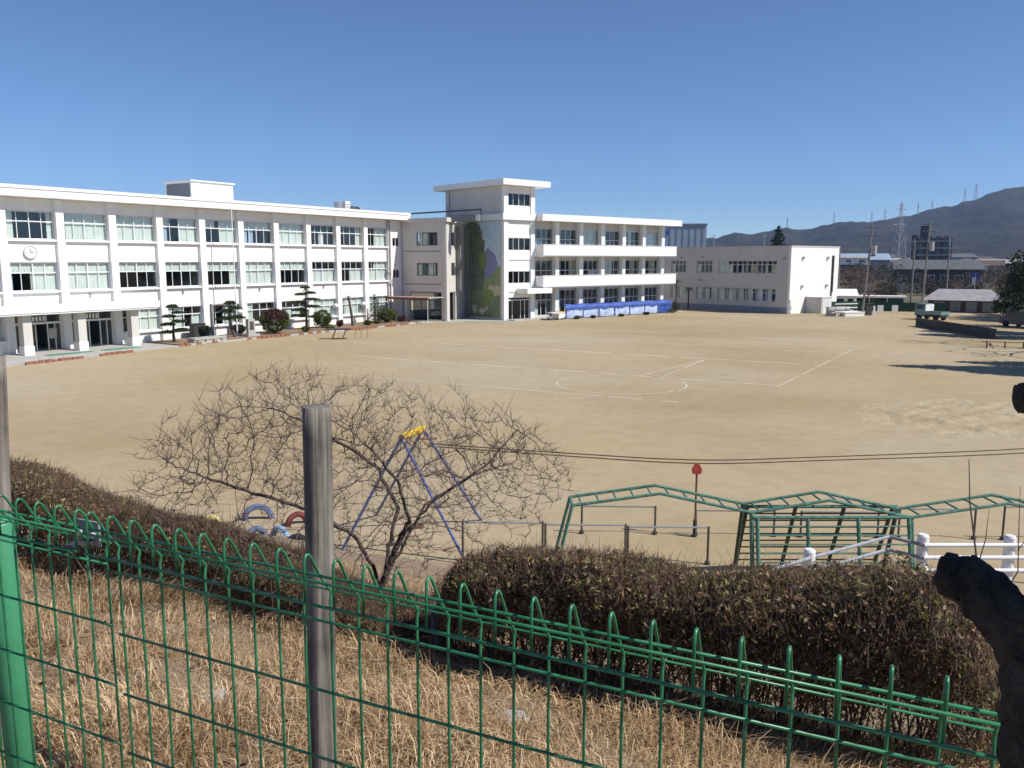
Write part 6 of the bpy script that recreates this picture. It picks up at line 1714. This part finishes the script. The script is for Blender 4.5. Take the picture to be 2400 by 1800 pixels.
# ------------------------------------------------------------------ wooden posts on the bank
def wood_post(x, y, top, r, label, lean=0.0):
    zb = bank_at(x, y) - .3
    x -= math.sin(lean) * (top - zb)
    t = thing('wooden_post', label, 'post', (x, y, zb))
    n, m = 26, 16; h = top - zb; v = []; f = []
    crack = rng.uniform(0, 6.28)
    for k in range(m + 1):
        z = h * k / m
        for j in range(n):
            a = 2 * math.pi * j / n
            q = r * (1 + .012 * math.sin(3 * a + z * 2) + .012 * math.sin(9 * a + z * 3.3))
            if abs((a - CR + math.pi) % (2 * math.pi) - math.pi) < .13: q *= .86
            if k == m: q *= .975
            v.append((q * math.cos(a), q * math.sin(a), z))
    for k in range(m):
        for j in range(n): f.append((k * n + j, k * n + (j + 1) % n, (k + 1) * n + (j + 1) % n, (k + 1) * n + j))
    f.append(tuple(m * n + j for j in range(n)))
    me = bpy.data.meshes.new('shaft'); me.from_pydata(v, [], f); me.materials.append(M['old_wood'])
    me.polygons.foreach_set('use_smooth', [len(p.vertices) == 4 for p in me.polygons]); me.update()
    link('shaft', me, t)
    t.rotation_euler = (0, lean, 0)
    return t
CR = R(-62)
wood_post(-.82, 3.43, 5.893, .0605, 'weathered wooden post standing behind the middle of the green fence', .016)
CR = R(-110)
t = wood_post(-2.53, 4.0, 6.045, .062, 'weathered wooden post cut by the left edge of the picture', .052)
MB().box(.02, .05, -.066, -.058, 1.93 + .4, 1.99 + .4).build('bolt_plate', M['steel'], t)

# ------------------------------------------------------------------ green wire fence
F_RZ = math.atan2(FU[1], FU[0])
APEX = 5.888
def wire_mesh(r=.0032, zb=4.4):
    if 'wire' not in CACHE:
        D_ = .082
        prof = [(0, APEX - .109), (0, APEX - .03), (.0015, APEX - .011), (.008, APEX - .002), (.016, APEX - .004), (.024, APEX - .014), (D_ * .62, APEX - .065), (D_ + .005, APEX - .114), (D_ + .003, APEX - .122), (D_, APEX - .132), (D_, APEX - .3), (D_, zb)]
        CACHE['wire'] = MB().tube([(0, y, z) for y, z in prof], r, 8).mesh('vertical_wire', M['green_paint'], True)
    return CACHE['wire']
def panel(s_list, rails, x0, x1, label, dz=0.0):
    t = thing('mesh_fence', label, 'fence', (float(F0[0]), float(F0[1]), 0), F_RZ)
    for s in s_list: link('vertical_wire', wire_mesh(), t, (s, random.uniform(-.0006, .0006), dz))
    D_ = .082
    for (y, z, r) in ((-.0062, APEX - .051, .0033), (.0062, APEX - .042, .0033), (-.006, APEX - .103, .0038), (D_ + .0095, APEX - .112, .0024)):
        MB().tube([(x0, y, z + dz), (x1, y, z + dz)], r, 8).build('horizontal_wire', M['green_paint'], t, smooth=True)
    for z in rails:
        MB().tube([(x0, D_ - .0062, z), (x1, D_ - .0062, z)], .0034, 8).build('horizontal_wire', M['green_paint'], t, smooth=True)
    return t
panel([.075 * k for k in range(27)], [5.707 - .167 * k for k in range(7)], -.008, 1.965, 'green wire mesh fence panel with looped top filling the middle and right')
panel([-.044 - .075 * k for k in range(27)], [5.725 - .167 * k for k in range(7)], -2.0, -.036, 'green wire mesh fence panel with looped top at the left edge')
panel([2.02 + .075 * k for k in range(27)], [5.707 - .167 * k for k in range(7)], 2.01, 3.98, 'green wire mesh fence panel with looped top beyond the right edge')
t = thing('fence_post', 'bright green round steel fence post at the left edge', 'post', tuple(float(q) for q in (F0 + FU * -.552 + FN * .125)) + (0,), F_RZ)
MB().tube([(0, 0, 4.3), (0, 0, 5.745), (0, 0, 5.756)], [.04, .04, .034], 24).build('tube', M['green_post'], t, smooth=True)
MB().tube([(0, 0, 5.757), (0, 0, 5.765)], [.041, .034], 24).build('cap', M['green_post'], t)
t = thing('fence_post', 'green round steel fence post beyond the right edge', 'post', tuple(float(q) for q in (F0 + FU * 2.7 + FN * .135)) + (0,), F_RZ)
MB().tube([(0, 0, 4.3), (0, 0, 5.8)], .036, 18).build('tube', M['green_post'], t)
MB().tube([(0, 0, 5.8), (0, 0, 5.812)], [.037, .03], 18).build('cap', M['green_post'], t)
t = thing('fence_clamp', 'dark grey steel clamp joining the two fence panels at the left', 'clamp', (float(F0[0]), float(F0[1]), 0), F_RZ)
MB().box(-.155, -.075, .088, .094, APEX - .128, APEX - .062).build('back_plate', M['roof_grey'], t)
MB().box(-.135, -.095, .03, .087, APEX - .118, APEX - .112).build('strap', M['dark_metal'], t)
for x in (-.14, -.09): MB().tube([(x, .074, APEX - .095), (x, .088, APEX - .095)], .008, 6).build('bolt', M['steel'], t)

# ------------------------------------------------------------------ pruned tree close by at the right
t = thing('pruned_tree', 'black-barked pruned trunk with a sawn-off stub close by at the right edge', 'tree', (.57, .82, 4.6))
O = np.array([.57, .82, 4.6])
def limb(pts, rs, name, parent, sides=22, seed=0):
    r_ = random.Random(seed); mb = MB(); P = [Vector(L_(p)) for p in pts]; Q = []; RR = []
    for k in range(len(P) - 1):
        m_ = 7
        for q in range(m_):
            a = q / m_; s3 = a * a * (3 - 2 * a)
            Q.append(P[k].lerp(P[k + 1], a)); RR.append((rs[k] + (rs[k + 1] - rs[k]) * s3))
    Q.append(P[-1]); RR.append(rs[-1])
    mb.tube([tuple(q) for q in Q], RR, sides)
    v2 = []
    for idx_, (x, y, z) in enumerate(mb.v):
        c = Q[min(idx_ // sides, len(Q) - 1)]; a = idx_ % sides
        k = 1 + .07 * math.sin(a * 1.7 + idx_ // sides * .8) + .06 * r_.gauss(0, 1)
        v2.append((c.x + (x - c.x) * k, c.y + (y - c.y) * k, c.z + (z - c.z) * k))
    mb.v = v2
    return mb.build(name, M['bark_dark'], parent, smooth=True)
limb([(.60, .83, 4.6), (.595, .82, 5.2), (.585, .82, 5.93), (.562, .82, 6.075), (.645, .82, 6.22), (.70, .82, 6.40), (.76, .80, 6.6), (.88, .68, 6.8)], [.062, .055, .048, .040, .036, .034, .034, .03], 'trunk', t, seed=3)
limb([(.560, .82, 6.08), (.528, .845, 6.125), (.510, .875, 6.148), (.490, .90, 6.150)], [.034, .029, .027, .022], 'sawn_stub', t, seed=4)
limb([(.69, .83, 6.38), (.62, .85, 6.36), (.534, .86, 6.356)], [.022, .018, .0165], 'sawn_stub', t, seed=5)
limb([(.80, .70, 6.6), (1.05, .55, 6.95), (1.45, .40, 7.2)], [.03, .022, .012], 'branch', t, seed=6)  # unseen limbs added to carry the shading crown
limb([(.70, .74, 6.35), (.95, .45, 6.6), (1.2, .25, 6.85)], [.025, .018, .01], 'branch', t, seed=7)
P = np.concatenate([ellipsoid_points(c, (.34, .34, .30), 900, .2) for c in ((1.15, .50, 6.75), (1.42, .42, 7.1), (1.2, .30, 6.55), (1.6, .25, 7.35), (.98, .42, 6.45))])  # leafy crown out of view, added to throw shade on the trunk
v, f = leaves(P - O, .085, aspect=.55)
link('crown', np_mesh('crown', v, f, M['ever_leaf']), t)
# ------------------------------------------------------------------ repeats of one kind share a group
GROUPS = {'half_tyre': 'painted half-buried tyres on the yard', 'horizontal_bar': 'low exercise bars on the yard', 'power_pylon': 'power pylons before and on the hills', 'utility_pole': 'utility poles beyond the yard',
          'house': 'houses of the town', 'bare_tree': 'bare winter trees', 'evergreen_tree': 'dark evergreens at the right of the yard', 'conifer_tree': 'conifers', 'pine_tree': 'garden pines before the west wing',
          'bush': 'clipped bushes by the school walls', 'plant': 'low plants by the school walls', 'mesh_fence': 'panels of the green wire fence', 'fence_post': 'posts of the green wire fence', 'wooden_post': 'weathered wooden posts behind the fence',
          'hedge': 'brown hedges on the bank', 'palm_tree': 'palms by the school walls', 'mast': 'thin pale masts beyond the flat roof', 'brick_border': 'brick borders before the entrance doors', 'rooftop_cabinet': 'cabinets on the west wing roof',
          'parked_car': 'cars parked at the far right', 'net_fence': 'green net fences beyond the yard', 'notice_board': 'white boards on the green net fence', 'stone': 'stones in the dry grass', 'rope': 'ropes on the earth yard', 'workshop': 'pale-roofed workshops', 'iron_bench': 'rusty iron furniture on the yard', 'school_building': 'school wings round the yard'}
for o in scene.objects:
    if o.parent is None and 'category' in o and not o.get('kind'):
        g_ = GROUPS.get(o.name.split('.')[0])
        if g_: o['group'] = g_
